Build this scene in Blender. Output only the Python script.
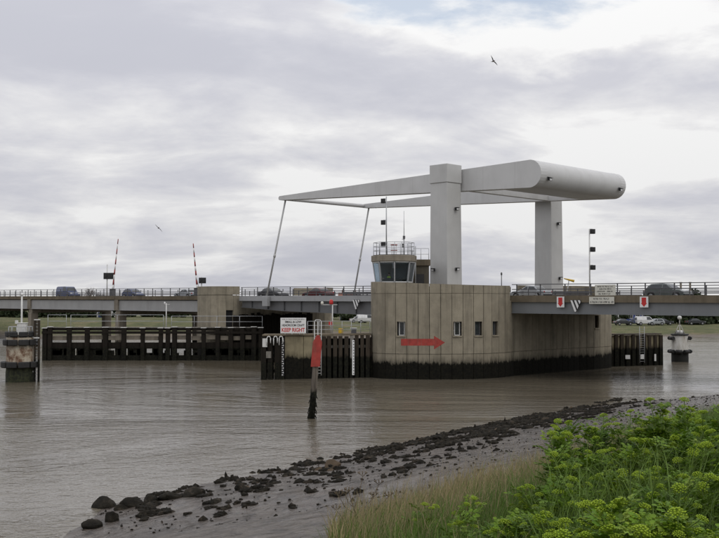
import bpy, bmesh, math, random
import numpy as np
from mathutils import Vector, Matrix
random.seed(7); rng = np.random.default_rng(7)
R = math.radians
scn = bpy.context.scene
for o in list(bpy.data.objects): bpy.data.objects.remove(o)
C = scn.collection

# ------------------------------------------------------------------ camera
F, HC = 1017.0, 7.0                       # focal length in photo pixels, eye height over the low-tide water
TILT = math.atan((302 - 269) / F)
cam = bpy.data.objects.new('camera', bpy.data.cameras.new('camera')); C.objects.link(cam)
cam.data.sensor_width = 36; cam.data.lens = 36 * F / 719
cam.data.clip_end = 9000; cam.data.clip_start = 0.1
cam.location = (0, 0, HC); cam.rotation_euler = (R(90) + TILT, 0, 0)
scn.camera = cam

# ------------------------------------------------------------------ sky and sun (overcast)
SUN_EL, SUN_AZ = R(48), R(135)            # azimuth clockwise from +Y: behind the camera, to the right
w = bpy.data.worlds.new('World'); scn.world = w; w.use_nodes = True
nt = w.node_tree; nt.nodes.clear()
def N(t, **k):
    n = nt.nodes.new(t)
    for a, b in k.items(): setattr(n, a, b)
    return n
L = lambda a, b: nt.links.new(a, b)
def math_(op, a, b=None, c=None, clamp=False):
    n = N('ShaderNodeMath', operation=op, use_clamp=clamp)
    for i, v in enumerate((a, b, c)):
        if v is None: continue
        if isinstance(v, (int, float)): n.inputs[i].default_value = v
        else: L(v, n.inputs[i])
    return n.outputs[0]
def ramp_(fac, stops, interp='LINEAR'):
    n = N('ShaderNodeValToRGB'); n.color_ramp.interpolation = interp
    e = n.color_ramp.elements
    while len(e) < len(stops): e.new(0.5)
    for i, (p, c) in enumerate(stops):
        e[i].position = p; e[i].color = (*c, 1) if len(c) == 3 else c
    L(fac, n.inputs[0]); return n
sky = N('ShaderNodeTexSky', sky_type='NISHITA', sun_disc=False, sun_elevation=SUN_EL, sun_rotation=SUN_AZ)
sky.dust_density = 0.6
bg_sky = N('ShaderNodeBackground'); L(sky.outputs[0], bg_sky.inputs[0]); bg_sky.inputs[1].default_value = 0.15
tc = N('ShaderNodeTexCoord'); sx = N('ShaderNodeSeparateXYZ'); L(tc.outputs['Generated'], sx.inputs[0])
zz = math_('MAXIMUM', sx.outputs[2], 0.0)
den = math_('ADD', zz, 0.22)
cx = math_('DIVIDE', sx.outputs[0], den); cy = math_('DIVIDE', sx.outputs[1], den)
cv = N('ShaderNodeCombineXYZ'); L(cx, cv.inputs[0]); L(cy, cv.inputs[1])
def noise_(scale, detail, rough, off=(0, 0, 0), dist=0.0, stretch=(1, 1, 1)):
    m = N('ShaderNodeMapping'); m.inputs[1].default_value = off; m.inputs[3].default_value = stretch
    L(cv.outputs[0], m.inputs[0])
    n = N('ShaderNodeTexNoise'); n.inputs['Scale'].default_value = scale; n.inputs['Detail'].default_value = detail
    n.inputs['Roughness'].default_value = rough; n.inputs['Distortion'].default_value = dist
    L(m.outputs[0], n.inputs[0]); return n.outputs[0]
n1 = noise_(1.0, 8, 0.55, (3.1, 1.4, 0), 0.5, (0.75, 1, 1))
n2 = noise_(2.6, 8, 0.58, (7.3, 2.2, 0), 0.5, (0.8, 1, 1))
n3 = noise_(6.0, 6, 0.6, (1.3, 5.2, 0), 0.2)
cl = math_('ADD', math_('MULTIPLY', n1, 0.55), math_('ADD', math_('MULTIPLY', n2, 0.33), math_('MULTIPLY', n3, 0.12)))
ew = math_('ADD', zz, math_('MULTIPLY', math_('SUBTRACT', n1, 0.5), 0.10))
bands = ramp_(ew, [(0.0, (0.5,) * 3), (0.11, (0.50,) * 3), (0.160, (0.80,) * 3), (0.192, (0.50,) * 3), (0.228, (0.14,) * 3), (0.275, (0.50,) * 3), (0.33, (0.62,) * 3), (0.5, (0.45,) * 3), (0.8, (0.5,) * 3)], 'B_SPLINE')
cl = math_('ADD', cl, math_('MULTIPLY', math_('SUBTRACT', bands.outputs[0], 0.5), 0.26))
def gap_mask(px, py, inner, outer, val):
    gd = dir_of(px, py)
    d0 = N('ShaderNodeVectorMath', operation='SUBTRACT'); L(tc.outputs['Generated'], d0.inputs[0]); d0.inputs[1].default_value = gd
    d1 = N('ShaderNodeVectorMath', operation='MULTIPLY'); L(d0.outputs[0], d1.inputs[0]); d1.inputs[1].default_value = (0.75, 0.75, 2.2)
    d2 = N('ShaderNodeVectorMath', operation='LENGTH'); L(d1.outputs[0], d2.inputs[0])
    dd = math_('ADD', d2.outputs['Value'], math_('ADD', math_('MULTIPLY', math_('SUBTRACT', n3, 0.5), 0.14), math_('MULTIPLY', math_('SUBTRACT', n2, 0.5), 0.22)))
    mr = N('ShaderNodeMapRange', interpolation_type='SMOOTHSTEP'); L(dd, mr.inputs[0])
    mr.inputs[1].default_value = inner; mr.inputs[2].default_value = outer; mr.inputs[3].default_value = val; mr.inputs[4].default_value = 0
    return mr.outputs[0]
def dir_of(px, py):
    v = Vector(((px - 359.5) / F, math.cos(TILT) + (py - 269) / F * math.sin(TILT), math.sin(TILT) - (py - 269) / F * math.cos(TILT)))
    return v.normalized()
rim = math_('MAXIMUM', gap_mask(508, 18, 0.06, 0.14, 1.0), gap_mask(410, 15, 0.01, 0.08, 0.8))
cl = math_('ADD', math_('MULTIPLY_ADD', cl, 1.5, -0.25), math_('MULTIPLY', rim, 0.26))
CLOUD = ramp_(cl, [(0.34, (0.61, 0.62, 0.69)), (0.44, (0.70, 0.705, 0.765)), (0.52, (0.82, 0.82, 0.85)), (0.60, (0.97, 0.965, 0.965)), (0.72, (1.24, 1.24, 1.22))], 'B_SPLINE')
bg_cl = N('ShaderNodeBackground'); L(CLOUD.outputs[0], bg_cl.inputs[0]); L(math_('MULTIPLY_ADD', zz, 0.75, 0.88), bg_cl.inputs[1])
# a small break in the cloud high over the bridge, where the blue shows
gaps = math_('MAXIMUM', gap_mask(518, -4, 0.02, 0.085, 0.60), gap_mask(425, 0, 0.0, 0.06, 0.5))
mixs = N('ShaderNodeMixShader'); L(gaps, mixs.inputs[0]); L(bg_cl.outputs[0], mixs.inputs[1]); L(bg_sky.outputs[0], mixs.inputs[2])
wo = N('ShaderNodeOutputWorld'); L(mixs.outputs[0], wo.inputs[0])
sun = bpy.data.objects.new('sun', bpy.data.lights.new('sun', 'SUN')); C.objects.link(sun)
sun.data.energy = 0.55; sun.data.angle = R(18); sun.data.color = (1, 0.95, 0.88)
sun.rotation_euler = (R(90) - SUN_EL, 0, R(180) - SUN_AZ)
sun.location = (60, -60, 80)
scn.view_settings.view_transform = 'Standard'; scn.view_settings.look = 'None'
scn.view_settings.exposure = -0.17; scn.view_settings.gamma = 1; scn.view_settings.use_curve_mapping = False

# ------------------------------------------------------------------ pixel rays (photo pixel -> direction from the eye)
def ray(px, py):
    return Vector(((px - 359.5) / F, math.cos(TILT) + (py - 269) / F * math.sin(TILT), math.sin(TILT) - (py - 269) / F * math.cos(TILT)))
EYE = Vector((0, 0, HC))
def ony(px, py, Y): r = ray(px, py); return EYE + r * (Y / r.y)
def onz(px, py, z=0.0): r = ray(px, py); return EYE + r * ((z - HC) / r.z)
# bridge frame: b along the road (towards the near right), c across it (towards the far right); origin at the near tower
OX, OY, S2 = 8.5, 100.0, math.sqrt(0.5)
BV, CV, UV = Vector((S2, -S2, 0)), Vector((S2, S2, 0)), Vector((0, 0, 1))
def B(b, c, z=0.0): return Vector((OX + (b + c) * S2, OY + (c - b) * S2, z))
def bc(p): dx, dy = p[0] - OX, p[1] - OY; return (dx - dy) * S2, (dx + dy) * S2
def onc(px, py, c):                       # where the ray meets the upright plane c = const -> (b, z)
    r = ray(px, py); n = CV; t = (n.dot(B(0, c, HC)) - n.dot(EYE)) / n.dot(r); p = EYE + r * t
    return bc(p)[0], p.z
BR = R(-45)

# ------------------------------------------------------------------ materials
def new_mat(name):
    m = bpy.data.materials.new(name); m.use_nodes = True; t = m.node_tree; t.nodes.clear()
    o = t.nodes.new('ShaderNodeOutputMaterial'); p = t.nodes.new('ShaderNodeBsdfPrincipled')
    t.links.new(p.outputs[0], o.inputs[0]); return m, t, p
class NB:                                  # small node builder
    def __init__(s, t): s.t = t
    def n(s, ty, **k):
        x = s.t.nodes.new(ty)
        for a, b in k.items(): setattr(x, a, b)
        return x
    def l(s, a, b): s.t.links.new(a, b)
    def pos(s, stretch=(1, 1, 1)):
        g = s.n('ShaderNodeNewGeometry'); m = s.n('ShaderNodeMapping'); m.inputs[3].default_value = stretch
        s.l(g.outputs['Position'], m.inputs[0]); return m.outputs[0]
    def noise(s, scale, detail=4, rough=0.55, stretch=(1, 1, 1), dist=0.0):
        x = s.n('ShaderNodeTexNoise'); x.inputs['Scale'].default_value = scale; x.inputs['Detail'].default_value = detail
        x.inputs['Roughness'].default_value = rough; x.inputs['Distortion'].default_value = dist
        s.l(s.pos(stretch), x.inputs[0]); return x.outputs[0]
    def ramp(s, fac, stops, interp='LINEAR'):
        x = s.n('ShaderNodeValToRGB'); x.color_ramp.interpolation = interp; e = x.color_ramp.elements
        while len(e) < len(stops): e.new(0.5)
        for i, (p, c) in enumerate(stops):
            e[i].position = p; e[i].color = (*c, 1) if isinstance(c, tuple) else (c, c, c, 1)
        s.l(fac, x.inputs[0]); return x.outputs[0]
    def mix(s, fac, a, b, mode='MIX'):
        x = s.n('ShaderNodeMix', data_type='RGBA', blend_type=mode)
        for i, v in ((0, fac), (6, a), (7, b)):
            if isinstance(v, (int, float)): x.inputs[i].default_value = v if i == 0 else (v, v, v, 1)
            elif isinstance(v, tuple): x.inputs[i].default_value = (*v, 1)
            else: s.l(v, x.inputs[i])
        return x.outputs[2]
    def m(s, op, a, b=None, c=None, clamp=False):
        x = s.n('ShaderNodeMath', operation=op, use_clamp=clamp)
        for i, v in enumerate((a, b, c)):
            if v is None: continue
            if isinstance(v, (int, float)): x.inputs[i].default_value = v
            else: s.l(v, x.inputs[i])
        return x.outputs[0]
    def z(s):
        g = s.n('ShaderNodeNewGeometry'); x = s.n('ShaderNodeSeparateXYZ'); s.l(g.outputs['Position'], x.inputs[0]); return x.outputs[2]
    def rnd(s): return s.n('ShaderNodeObjectInfo').outputs['Random']
    def bump(s, h, strength, dist, p):
        x = s.n('ShaderNodeBump'); x.inputs['Strength'].default_value = strength; x.inputs['Distance'].default_value = dist
        s.l(h, x.inputs['Height']); s.l(x.outputs[0], p.inputs['Normal'])
def setp(p, rough=0.6, metal=0.0, spec=0.5):
    p.inputs['Roughness'].default_value = rough; p.inputs['Metallic'].default_value = metal
    p.inputs['Specular IOR Level'].default_value = spec
MATS = {}
def paint(name, col, rough=0.5, var=0.12, scale=3.0, dirt=0.25, dirtcol=(0.06, 0.05, 0.04), metal=0.0, bump=0.15):
    """painted or plain surface with uneven tone, streaks of dirt and fine relief"""
    m, t, p = new_mat(name); b = NB(t); setp(p, rough, metal)
    f = b.noise(scale, 5)
    lo = tuple(c * (1 - var) for c in col); hi = tuple(min(1, c * (1 + var)) for c in col)
    c = b.ramp(f, [(0.3, lo), (0.7, hi)])
    if dirt:
        s = b.noise(scale * 1.6, 6, 0.65, (1, 1, 0.12))
        c = b.mix(b.ramp(s, [(0.52, 0.0), (0.78, dirt)]), c, dirtcol)
    b.l(c, p.inputs['Base Color'])
    if bump: b.bump(b.noise(scale * 8, 4), bump, 0.01, p)
    MATS[name] = m; return m
def concrete(name, col, weed_z=None, bump=0.35, streak=0.55):
    m, t, p = new_mat(name); b = NB(t); setp(p, 0.88, 0, 0.15)
    c = b.ramp(b.noise(0.9, 6, 0.6), [(0.28, tuple(x * 0.78 for x in col)), (0.5, col), (0.75, tuple(x * 1.16 for x in col))])
    c = b.mix(b.m('MULTIPLY', b.rnd(), 0.26), c, tuple(x * 0.55 for x in col))
    s = b.noise(1.7, 6, 0.65, (1, 1, 0.07))                       # run-off streaks
    c = b.mix(b.ramp(s, [(0.48, 0.0), (0.75, streak)]), c, (0.055, 0.047, 0.035))
    c = b.mix(b.ramp(b.noise(0.33, 6, 0.7), [(0.50, 0.0), (0.68, 0.5)]), c, tuple(x * 0.5 for x in col))
    s2 = b.noise(2.6, 5, 0.7)
    c = b.mix(b.ramp(s2, [(0.60, 0.0), (0.8, 0.35)]), c, tuple(min(1, x * 1.5) for x in col))
    if weed_z is not None:                                         # tide mark: weed and slime under the high-water line
        zz = b.m('ADD', b.z(), b.m('MULTIPLY', b.m('SUBTRACT', b.noise(1.3, 5, 0.6, (1, 1, 0.5)), 0.5), 0.9))
        zz = b.m('ADD', zz, b.m('MULTIPLY', b.m('SUBTRACT', b.noise(5, 4, 0.7, (1, 1, 0.25)), 0.5), 0.9))
        st = b.ramp(b.m('MULTIPLY_ADD', zz, -0.5, weed_z * 0.5 + 0.75), [(0.0, 0.0), (0.45, 0.0), (0.60, 0.25), (0.70, 0.5), (0.80, 1.0)])
        wc = b.ramp(b.noise(5, 5), [(0.35, (0.005, 0.005, 0.004)), (0.65, (0.013, 0.012, 0.008))])
        c = b.mix(st, c, wc)
    b.l(c, p.inputs['Base Color'])
    b.bump(b.noise(9, 6, 0.65), bump, 0.02, p)
    MATS[name] = m; return m
def timber(name, col, weed_z=1.9):
    m, t, p = new_mat(name); b = NB(t); setp(p, 0.85, 0, 0.15)
    g = b.noise(4, 6, 0.7, (2.0, 2.0, 0.15))
    c = b.ramp(g, [(0.3, tuple(x * 0.45 for x in col)), (0.55, col), (0.8, tuple(x * 1.5 for x in col))])
    c = b.mix(b.m('MULTIPLY', b.rnd(), 0.45), c, (0.02, 0.017, 0.013))
    zz = b.m('ADD', b.z(), b.m('MULTIPLY', b.m('SUBTRACT', b.noise(2.2, 4), 0.5), 0.8))
    st = b.ramp(b.m('MULTIPLY_ADD', zz, -1.0, weed_z + 0.5), [(0.4, 0.0), (0.62, 1.0)])
    c = b.mix(st, c, b.ramp(b.noise(6, 4), [(0.4, (0.006, 0.006, 0.005)), (0.7, (0.02, 0.02, 0.012))]))
    b.l(c, p.inputs['Base Color']); b.bump(g, 0.5, 0.02, p)
    MATS[name] = m; return m
CONC = concrete('pier concrete', (0.305, 0.272, 0.208), weed_z=1.50)
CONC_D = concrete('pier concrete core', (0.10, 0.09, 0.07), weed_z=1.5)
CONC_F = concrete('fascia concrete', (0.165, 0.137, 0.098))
CONC_W = concrete('fender concrete', (0.27, 0.235, 0.155), weed_z=1.95)
CONC_C = concrete('column concrete', (0.26, 0.23, 0.185), weed_z=1.4)
TIMB = timber('fender timber', (0.060, 0.048, 0.036), 2.0)
TIMB_G = timber('grey timber', (0.25, 0.235, 0.21), 1.8)
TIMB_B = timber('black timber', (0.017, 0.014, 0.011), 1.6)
TOWER = paint('tower paint', (0.50, 0.50, 0.49), 0.55, 0.07, 0.5, 0.26, (0.22, 0.21, 0.19), bump=0.05)
ARM = paint('balance beam paint', (0.545, 0.545, 0.54), 0.5, 0.06, 0.5, 0.24, (0.25, 0.24, 0.22), bump=0.04)
GIRD = paint('girder paint', (0.175, 0.184, 0.19), 0.55, 0.07, 0.6, 0.28, (0.10, 0.10, 0.09), bump=0.06)
GIRD_L = paint('pale girder paint', (0.30, 0.30, 0.295), 0.55, 0.08, 0.6, 0.28, (0.13, 0.12, 0.11), bump=0.06)
LEAF = paint('leaf steel paint', (0.125, 0.128, 0.132), 0.5, 0.08, 0.7, 0.3, (0.07, 0.065, 0.06), bump=0.06)
LEAF_E = paint('leaf edge paint', (0.33, 0.335, 0.34), 0.5, 0.06, 0.8, 0.25, (0.12, 0.11, 0.10), bump=0.06)
RAIL_D = paint('dark railing steel', (0.085, 0.085, 0.09), 0.5, 0.15, 4, 0.2)
RAIL_G = paint('grey galvanised steel', (0.40, 0.41, 0.42), 0.45, 0.12, 5, 0.25, (0.16, 0.14, 0.12), metal=0.3)
STEEL_W = paint('off white steel', (0.62, 0.62, 0.60), 0.5, 0.06, 4, 0.3, (0.22, 0.18, 0.14))
ASPH = paint('asphalt', (0.05, 0.05, 0.052), 0.9, 0.25, 6, 0.0, bump=0.4)
BLACK = paint('black plastic', (0.012, 0.012, 0.013), 0.45, 0.2, 6, 0.0)
RUBBER = paint('black rubber fender', (0.014, 0.014, 0.014), 0.65, 0.35, 5, 0.3, (0.04, 0.035, 0.03), bump=0.4)
RED = paint('red sign paint', (0.50, 0.022, 0.020), 0.5, 0.15, 5, 0.15)
REDF = paint('faded red paint', (0.33, 0.038, 0.028), 0.65, 0.25, 3, 0.65, (0.20, 0.11, 0.08))
SIGNW = paint('white sign face', (0.74, 0.74, 0.73), 0.45, 0.04, 6, 0.15, (0.3, 0.28, 0.24))
CREAMW = paint('weathered cream sign face', (0.60, 0.59, 0.52), 0.5, 0.06, 6, 0.25, (0.3, 0.27, 0.2))
BLK_T = paint('black lettering', (0.015, 0.015, 0.016), 0.5, 0.1, 9, 0.0, bump=0)
YEL = paint('yellow paint', (0.62, 0.40, 0.03), 0.5, 0.1, 4, 0.2)
HIVIS = paint('hi-vis yellow cloth', (0.52, 0.72, 0.05), 0.7, 0.1, 9, 0.0)
NAVY = paint('navy cloth', (0.02, 0.025, 0.05), 0.85, 0.2, 9, 0.0)
SKIN = paint('skin', (0.50, 0.30, 0.22), 0.6, 0.06, 12, 0.0)
HAIR = paint('dark hair', (0.03, 0.02, 0.015), 0.7, 0.2, 20, 0.0)
TYRE = paint('tyre rubber', (0.015, 0.015, 0.015), 0.8, 0.2, 9, 0.0)
RIM = paint('wheel rim', (0.35, 0.35, 0.36), 0.35, 0.1, 9, 0.2, metal=0.7)
LAMPW = paint('lamp lens clear', (0.7, 0.7, 0.7), 0.15, 0.05, 9, 0.0)
LAMPR = paint('lamp lens red', (0.35, 0.015, 0.015), 0.2, 0.05, 9, 0.0)
BRICKW = paint('far pale wall', (0.50, 0.46, 0.40), 0.9, 0.1, 0.6, 0.25)
WHITEB = paint('far white cladding', (0.66, 0.66, 0.66), 0.7, 0.06, 0.5, 0.2)
BLUEB = paint('far blue cladding', (0.035, 0.06, 0.20), 0.6, 0.1, 0.5, 0.2)
ROOFG = paint('far grey roof', (0.16, 0.16, 0.17), 0.8, 0.15, 0.6, 0.2)
ROOFR = paint('far red tile roof', (0.22, 0.09, 0.06), 0.85, 0.2, 0.6, 0.2)
BARK = paint('bark', (0.075, 0.06, 0.048), 0.9, 0.3, 5, 0.3, bump=0.5)
TWIG = paint('bare twigs', (0.13, 0.10, 0.085), 0.9, 0.2, 5, 0.0, bump=0)
BOOMR = paint('boom red', (0.27, 0.035, 0.03), 0.6, 0.15, 5, 0.3)
POSTM = timber('post timber', (0.125, 0.108, 0.088), 1.75)
BOOMW = paint('boom white', (0.72, 0.71, 0.69), 0.5, 0.05, 5, 0.2)
GULL = paint('gull feathers', (0.32, 0.30, 0.28), 0.8, 0.2, 12, 0.0)
GULLD = paint('gull dark feathers', (0.045, 0.04, 0.04), 0.8, 0.2, 12, 0.0)
def glass(name, tint=(0.55, 0.68, 0.75), rough=0.02):
    m, t, p = new_mat(name); b = NB(t)
    p.inputs['Base Color'].default_value = (*tint, 1); p.inputs['Roughness'].default_value = rough
    p.inputs['Transmission Weight'].default_value = 1; p.inputs['IOR'].default_value = 1.45
    b.bump(b.noise(1.2, 2), 0.03, 0.02, p); return m
GLASS = glass('blue tinted glass', (0.58, 0.68, 0.74))
m, t, p = new_mat('dark car glass'); b = NB(t); setp(p, 0.06, 0, 0.6)
b.l(b.ramp(b.noise(1.5, 2), [(0.3, (0.02, 0.024, 0.026)), (0.7, (0.045, 0.052, 0.056))]), p.inputs['Base Color']); DGLASS = m
def carpaint(name, col):
    m, t, p = new_mat(name); b = NB(t); setp(p, 0.35, 0.2, 0.5); p.inputs['Coat Weight'].default_value = 0.6; p.inputs['Coat Roughness'].default_value = 0.12
    c = b.ramp(b.noise(2, 4), [(0.3, tuple(x * 0.85 for x in col)), (0.7, tuple(x * 1.12 for x in col))])
    c = b.mix(b.ramp(b.noise(3, 5, 0.7), [(0.5, 0.0), (0.8, 0.25)]), c, (0.09, 0.08, 0.07))
    b.l(c, p.inputs['Base Color']); return m
# rusty dolphin
m, t, p = new_mat('rusted pale steel'); b = NB(t); setp(p, 0.75, 0, 0.3)
c = b.ramp(b.noise(1.0, 7, 0.7, (1, 1, 0.8)), [(0.36, (0.42, 0.39, 0.32)), (0.48, (0.33, 0.28, 0.21)), (0.58, (0.12, 0.066, 0.038)), (0.70, (0.045, 0.026, 0.018))])
st = b.ramp(b.m('MULTIPLY_ADD', b.m('ADD', b.z(), b.m('MULTIPLY', b.noise(2.5, 4), 0.5)), -1.0, 2.2), [(0.45, 0.0), (0.7, 1.0)])
c = b.mix(st, c, b.ramp(b.noise(4, 4), [(0.4, (0.014, 0.016, 0.009)), (0.7, (0.045, 0.05, 0.022))]))
b.l(c, p.inputs['Base Color']); b.bump(b.noise(7, 5), 0.4, 0.02, p); RUST = m
m, t, p = new_mat('weathered white steel'); b = NB(t); setp(p, 0.7, 0, 0.3)
c = b.ramp(b.noise(1.8, 6, 0.65, (1, 1, 0.3)), [(0.4, (0.46, 0.45, 0.42)), (0.6, (0.33, 0.31, 0.27)), (0.72, (0.17, 0.12, 0.08))])
st = b.ramp(b.m('MULTIPLY_ADD', b.m('ADD', b.z(), b.m('MULTIPLY', b.noise(2.5, 4), 0.3)), -1.0, 1.9), [(0.4, 0.0), (0.55, 1.0)])
b.l(b.mix(st, c, (0.012, 0.012, 0.010)), p.inputs['Base Color']); b.bump(b.noise(7, 5), 0.3, 0.02, p); WSTEEL = m
# leaf / foliage with per-face tint attribute
def leafmat(name, lo, hi, trans=0.35, rough=0.45, attr=True):
    m, t, p = new_mat(name); b = NB(t); setp(p, rough, 0, 0.2)
    f = b.noise(1.6, 3); c = b.ramp(f, [(0.3, lo), (0.7, hi)])
    if name == 'glossy green leaf':                               # leaves differ in age
        c = b.mix(b.ramp(b.rnd(), [(0.0, 0.65), (0.35, 0.0), (0.75, 0.0), (1.0, 0.0)]), c, (0.035, 0.085, 0.010)); c = b.mix(b.ramp(b.rnd(), [(0.80, 0.0), (1.0, 0.55)]), c, (0.24, 0.30, 0.03))
    if attr:
        a = b.n('ShaderNodeAttribute', attribute_name='tint'); c = b.mix(1.0, c, a.outputs['Color'], 'MULTIPLY')
    b.l(c, p.inputs['Base Color'])
    tr = b.n('ShaderNodeBsdfTranslucent'); b.l(c, tr.inputs[0])
    mx = b.n('ShaderNodeMixShader'); mx.inputs[0].default_value = trans
    b.l(p.outputs[0], mx.inputs[1]); b.l(tr.outputs[0], mx.inputs[2])
    b.l(mx.outputs[0], [n for n in t.nodes if n.type == 'OUTPUT_MATERIAL'][0].inputs[0]); return m
LEAFM = leafmat('glossy green leaf', (0.075, 0.150, 0.009), (0.150, 0.245, 0.020), 0.24, 0.5)
STEMM = leafmat('green stem', (0.10, 0.17, 0.035), (0.17, 0.23, 0.06), 0.1, 0.5, False)
UMBEL = leafmat('yellow green flower', (0.26, 0.38, 0.022), (0.37, 0.49, 0.042), 0.25, 0.6, False)
GRASSM = leafmat('grass blade', (0.85, 0.85, 0.85), (1, 1, 1), 0.3, 0.55)
DRYST = leafmat('dry stalk', (0.10, 0.075, 0.05), (0.17, 0.13, 0.085), 0.1, 0.7, False)
HEDGE = leafmat('far foliage', (0.022, 0.034, 0.016), (0.05, 0.066, 0.028), 0.15, 0.7)

# ------------------------------------------------------------------ mesh helpers
OFF = {}                                    # world base of each root, by object name
def off_of(o):
    while o.parent: o = o.parent
    return OFF.get(o.name, Vector((0, 0, 0)))
def tag(o, label=None, cat=None, group=None, kind=None):
    if label: o['label'] = label
    if cat: o['category'] = cat
    if group: o['group'] = group
    if kind: o['kind'] = kind
    return o
def thing(name, label, cat, base, group=None):
    o = bpy.data.objects.new(name, None); C.objects.link(o); o.empty_display_size = 0.3
    o.location = base; OFF[o.name] = Vector(base); return tag(o, label, cat, group)
def link(name, me, parent=None, loc=None, rot=None, scale=None):
    o = bpy.data.objects.new(name, me); C.objects.link(o)
    if parent: o.parent = parent
    if loc is not None: o.location = loc
    if rot is not None: o.rotation_euler = rot
    if scale is not None: o.scale = scale
    return o
class MB:
    def __init__(s): s.v = []; s.f = []; s.sm = []
    def add(s, vs, fs, smooth=False):
        k = len(s.v); s.v += [tuple(v) for v in vs]; s.f += [tuple(i + k for i in f) for f in fs]; s.sm += [smooth] * len(fs); return s
    def frame(s, o, x, y, z):               # box from corner o and three edge vectors
        o, x, y, z = map(Vector, (o, x, y, z))
        if x.cross(y).dot(z) < 0: x, y = y, x
        vs = [o, o + x, o + x + y, o + y, o + z, o + x + z, o + x + y + z, o + y + z]
        return s.add(vs, [(0, 3, 2, 1), (4, 5, 6, 7), (0, 1, 5, 4), (1, 2, 6, 5), (2, 3, 7, 6), (3, 0, 4, 7)])
    def box(s, c, size, rz=0.0):
        c = Vector(c); x = Vector((math.cos(rz), math.sin(rz), 0)) * size[0]; y = Vector((-math.sin(rz), math.cos(rz), 0)) * size[1]; z = Vector((0, 0, size[2]))
        return s.frame(c - x / 2 - y / 2 - z / 2, x, y, z)
    def beam(s, p, q, w, h, up=(0, 0, 1)):
        p, q = Vector(p), Vector(q); d = (q - p)
        u = Vector(up); side = d.cross(u)
        if side.length < 1e-6: side = d.cross(Vector((1, 0, 0)))
        side.normalize(); u2 = side.cross(d).normalized()
        return s.frame(p - side * w / 2 - u2 * h / 2, d, side * w, u2 * h)
    def tube(s, p, q, r0, r1=None, n=10, cap=True):
        p, q = Vector(p), Vector(q); r1 = r0 if r1 is None else r1
        d = (q - p).normalized(); a = d.orthogonal().normalized(); b2 = d.cross(a)
        vs = [p + (a * math.cos(2 * math.pi * i / n) + b2 * math.sin(2 * math.pi * i / n)) * r0 for i in range(n)]
        vs += [q + (a * math.cos(2 * math.pi * i / n) + b2 * math.sin(2 * math.pi * i / n)) * r1 for i in range(n)]
        s.add(vs, [(i, (i + 1) % n, n + (i + 1) % n, n + i) for i in range(n)], True)
        if cap:
            k = len(s.v) - 2 * n
            s.f += [tuple(k + i for i in reversed(range(n))), tuple(k + n + i for i in range(n))]; s.sm += [False, False]
        return s
    def path(s, pts, r, n=8):
        for i in range(len(pts) - 1): s.tube(pts[i], pts[i + 1], r, r, n)
        return s
    def prism(s, poly, ex):                 # polygon of 3D points, extruded by ex
        poly = [Vector(q) for q in poly]; ex = Vector(ex); n = len(poly)
        nor = Vector((0, 0, 0))
        for i in range(n): nor += poly[i].cross(poly[(i + 1) % n])
        if nor.dot(ex) < 0: poly = poly[::-1]
        vs = poly + [q + ex for q in poly]
        return s.add(vs, [tuple(reversed(range(n))), tuple(range(n, 2 * n))] + [(i, (i + 1) % n, n + (i + 1) % n, n + i) for i in range(n)])
    def lathe(s, c, prof, n=24, smooth=True):
        c = Vector(c); vs = []
        for r, z in prof:
            for i in range(n): vs.append(c + Vector((r * math.cos(2 * math.pi * i / n), r * math.sin(2 * math.pi * i / n), z)))
        fs = []
        for j in range(len(prof) - 1):
            for i in range(n): fs.append((j * n + i, j * n + (i + 1) % n, (j + 1) * n + (i + 1) % n, (j + 1) * n + i))
        s.add(vs, fs, smooth); k = len(s.v) - len(vs)
        s.f += [tuple(k + i for i in reversed(range(n))), tuple(k + (len(prof) - 1) * n + i for i in range(n))]; s.sm += [False, False]
        return s
    def mesh(s, name, mat, base=(0, 0, 0), bevel=0.0):
        me = bpy.data.meshes.new(name); b = Vector(base)
        me.from_pydata([(v[0] - b.x, v[1] - b.y, v[2] - b.z) for v in s.v], [], s.f)
        me.polygons.foreach_set('use_smooth', s.sm)
        if mat: me.materials.append(mat)
        if bevel:
            bm = bmesh.new(); bm.from_mesh(me)
            es = [e for e in bm.edges if len(e.link_faces) == 2 and e.calc_face_angle(0) > 0.6]
            bmesh.ops.bevel(bm, geom=es, offset=bevel, segments=1, profile=0.6, affect='EDGES', clamp_overlap=True)
            bm.to_mesh(me); bm.free()
        me.update(); return me
    def build(s, name, mat, parent=None, bevel=0.0):
        base = off_of(parent) if parent else Vector((0, 0, 0))
        return link(name, s.mesh(name, mat, base, bevel), parent)
    def solo(s, name, mat, label, cat, group=None, bevel=0.0):   # a thing that is one mesh, origin at its base
        a = np.array(s.v); base = Vector((a[:, 0].mean(), a[:, 1].mean(), a[:, 2].min()))
        o = link(name, s.mesh(name, mat, base, bevel)); o.location = base; OFF[o.name] = base
        return tag(o, label, cat, group)
def np_mesh(name, V, Fc, mat, smooth=False):
    """fast mesh from numpy arrays; Fc (n,k) faces of equal size"""
    me = bpy.data.meshes.new(name); n, k = Fc.shape
    me.vertices.add(len(V)); me.vertices.foreach_set('co', np.asarray(V, np.float32).ravel())
    me.loops.add(n * k); me.loops.foreach_set('vertex_index', Fc.astype(np.int32).ravel())
    me.polygons.add(n); me.polygons.foreach_set('loop_start', np.arange(n, dtype=np.int32) * k)
    if smooth: me.polygons.foreach_set('use_smooth', np.ones(n, bool))
    me.update(calc_edges=True)
    if mat: me.materials.append(mat)
    return me
def tint_attr(me, cols):
    a = me.color_attributes.new('tint', 'FLOAT_COLOR', 'POINT')
    c = np.ones((len(me.vertices), 4), np.float32); c[:, :3] = cols; a.data.foreach_set('color', c.ravel())
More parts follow.
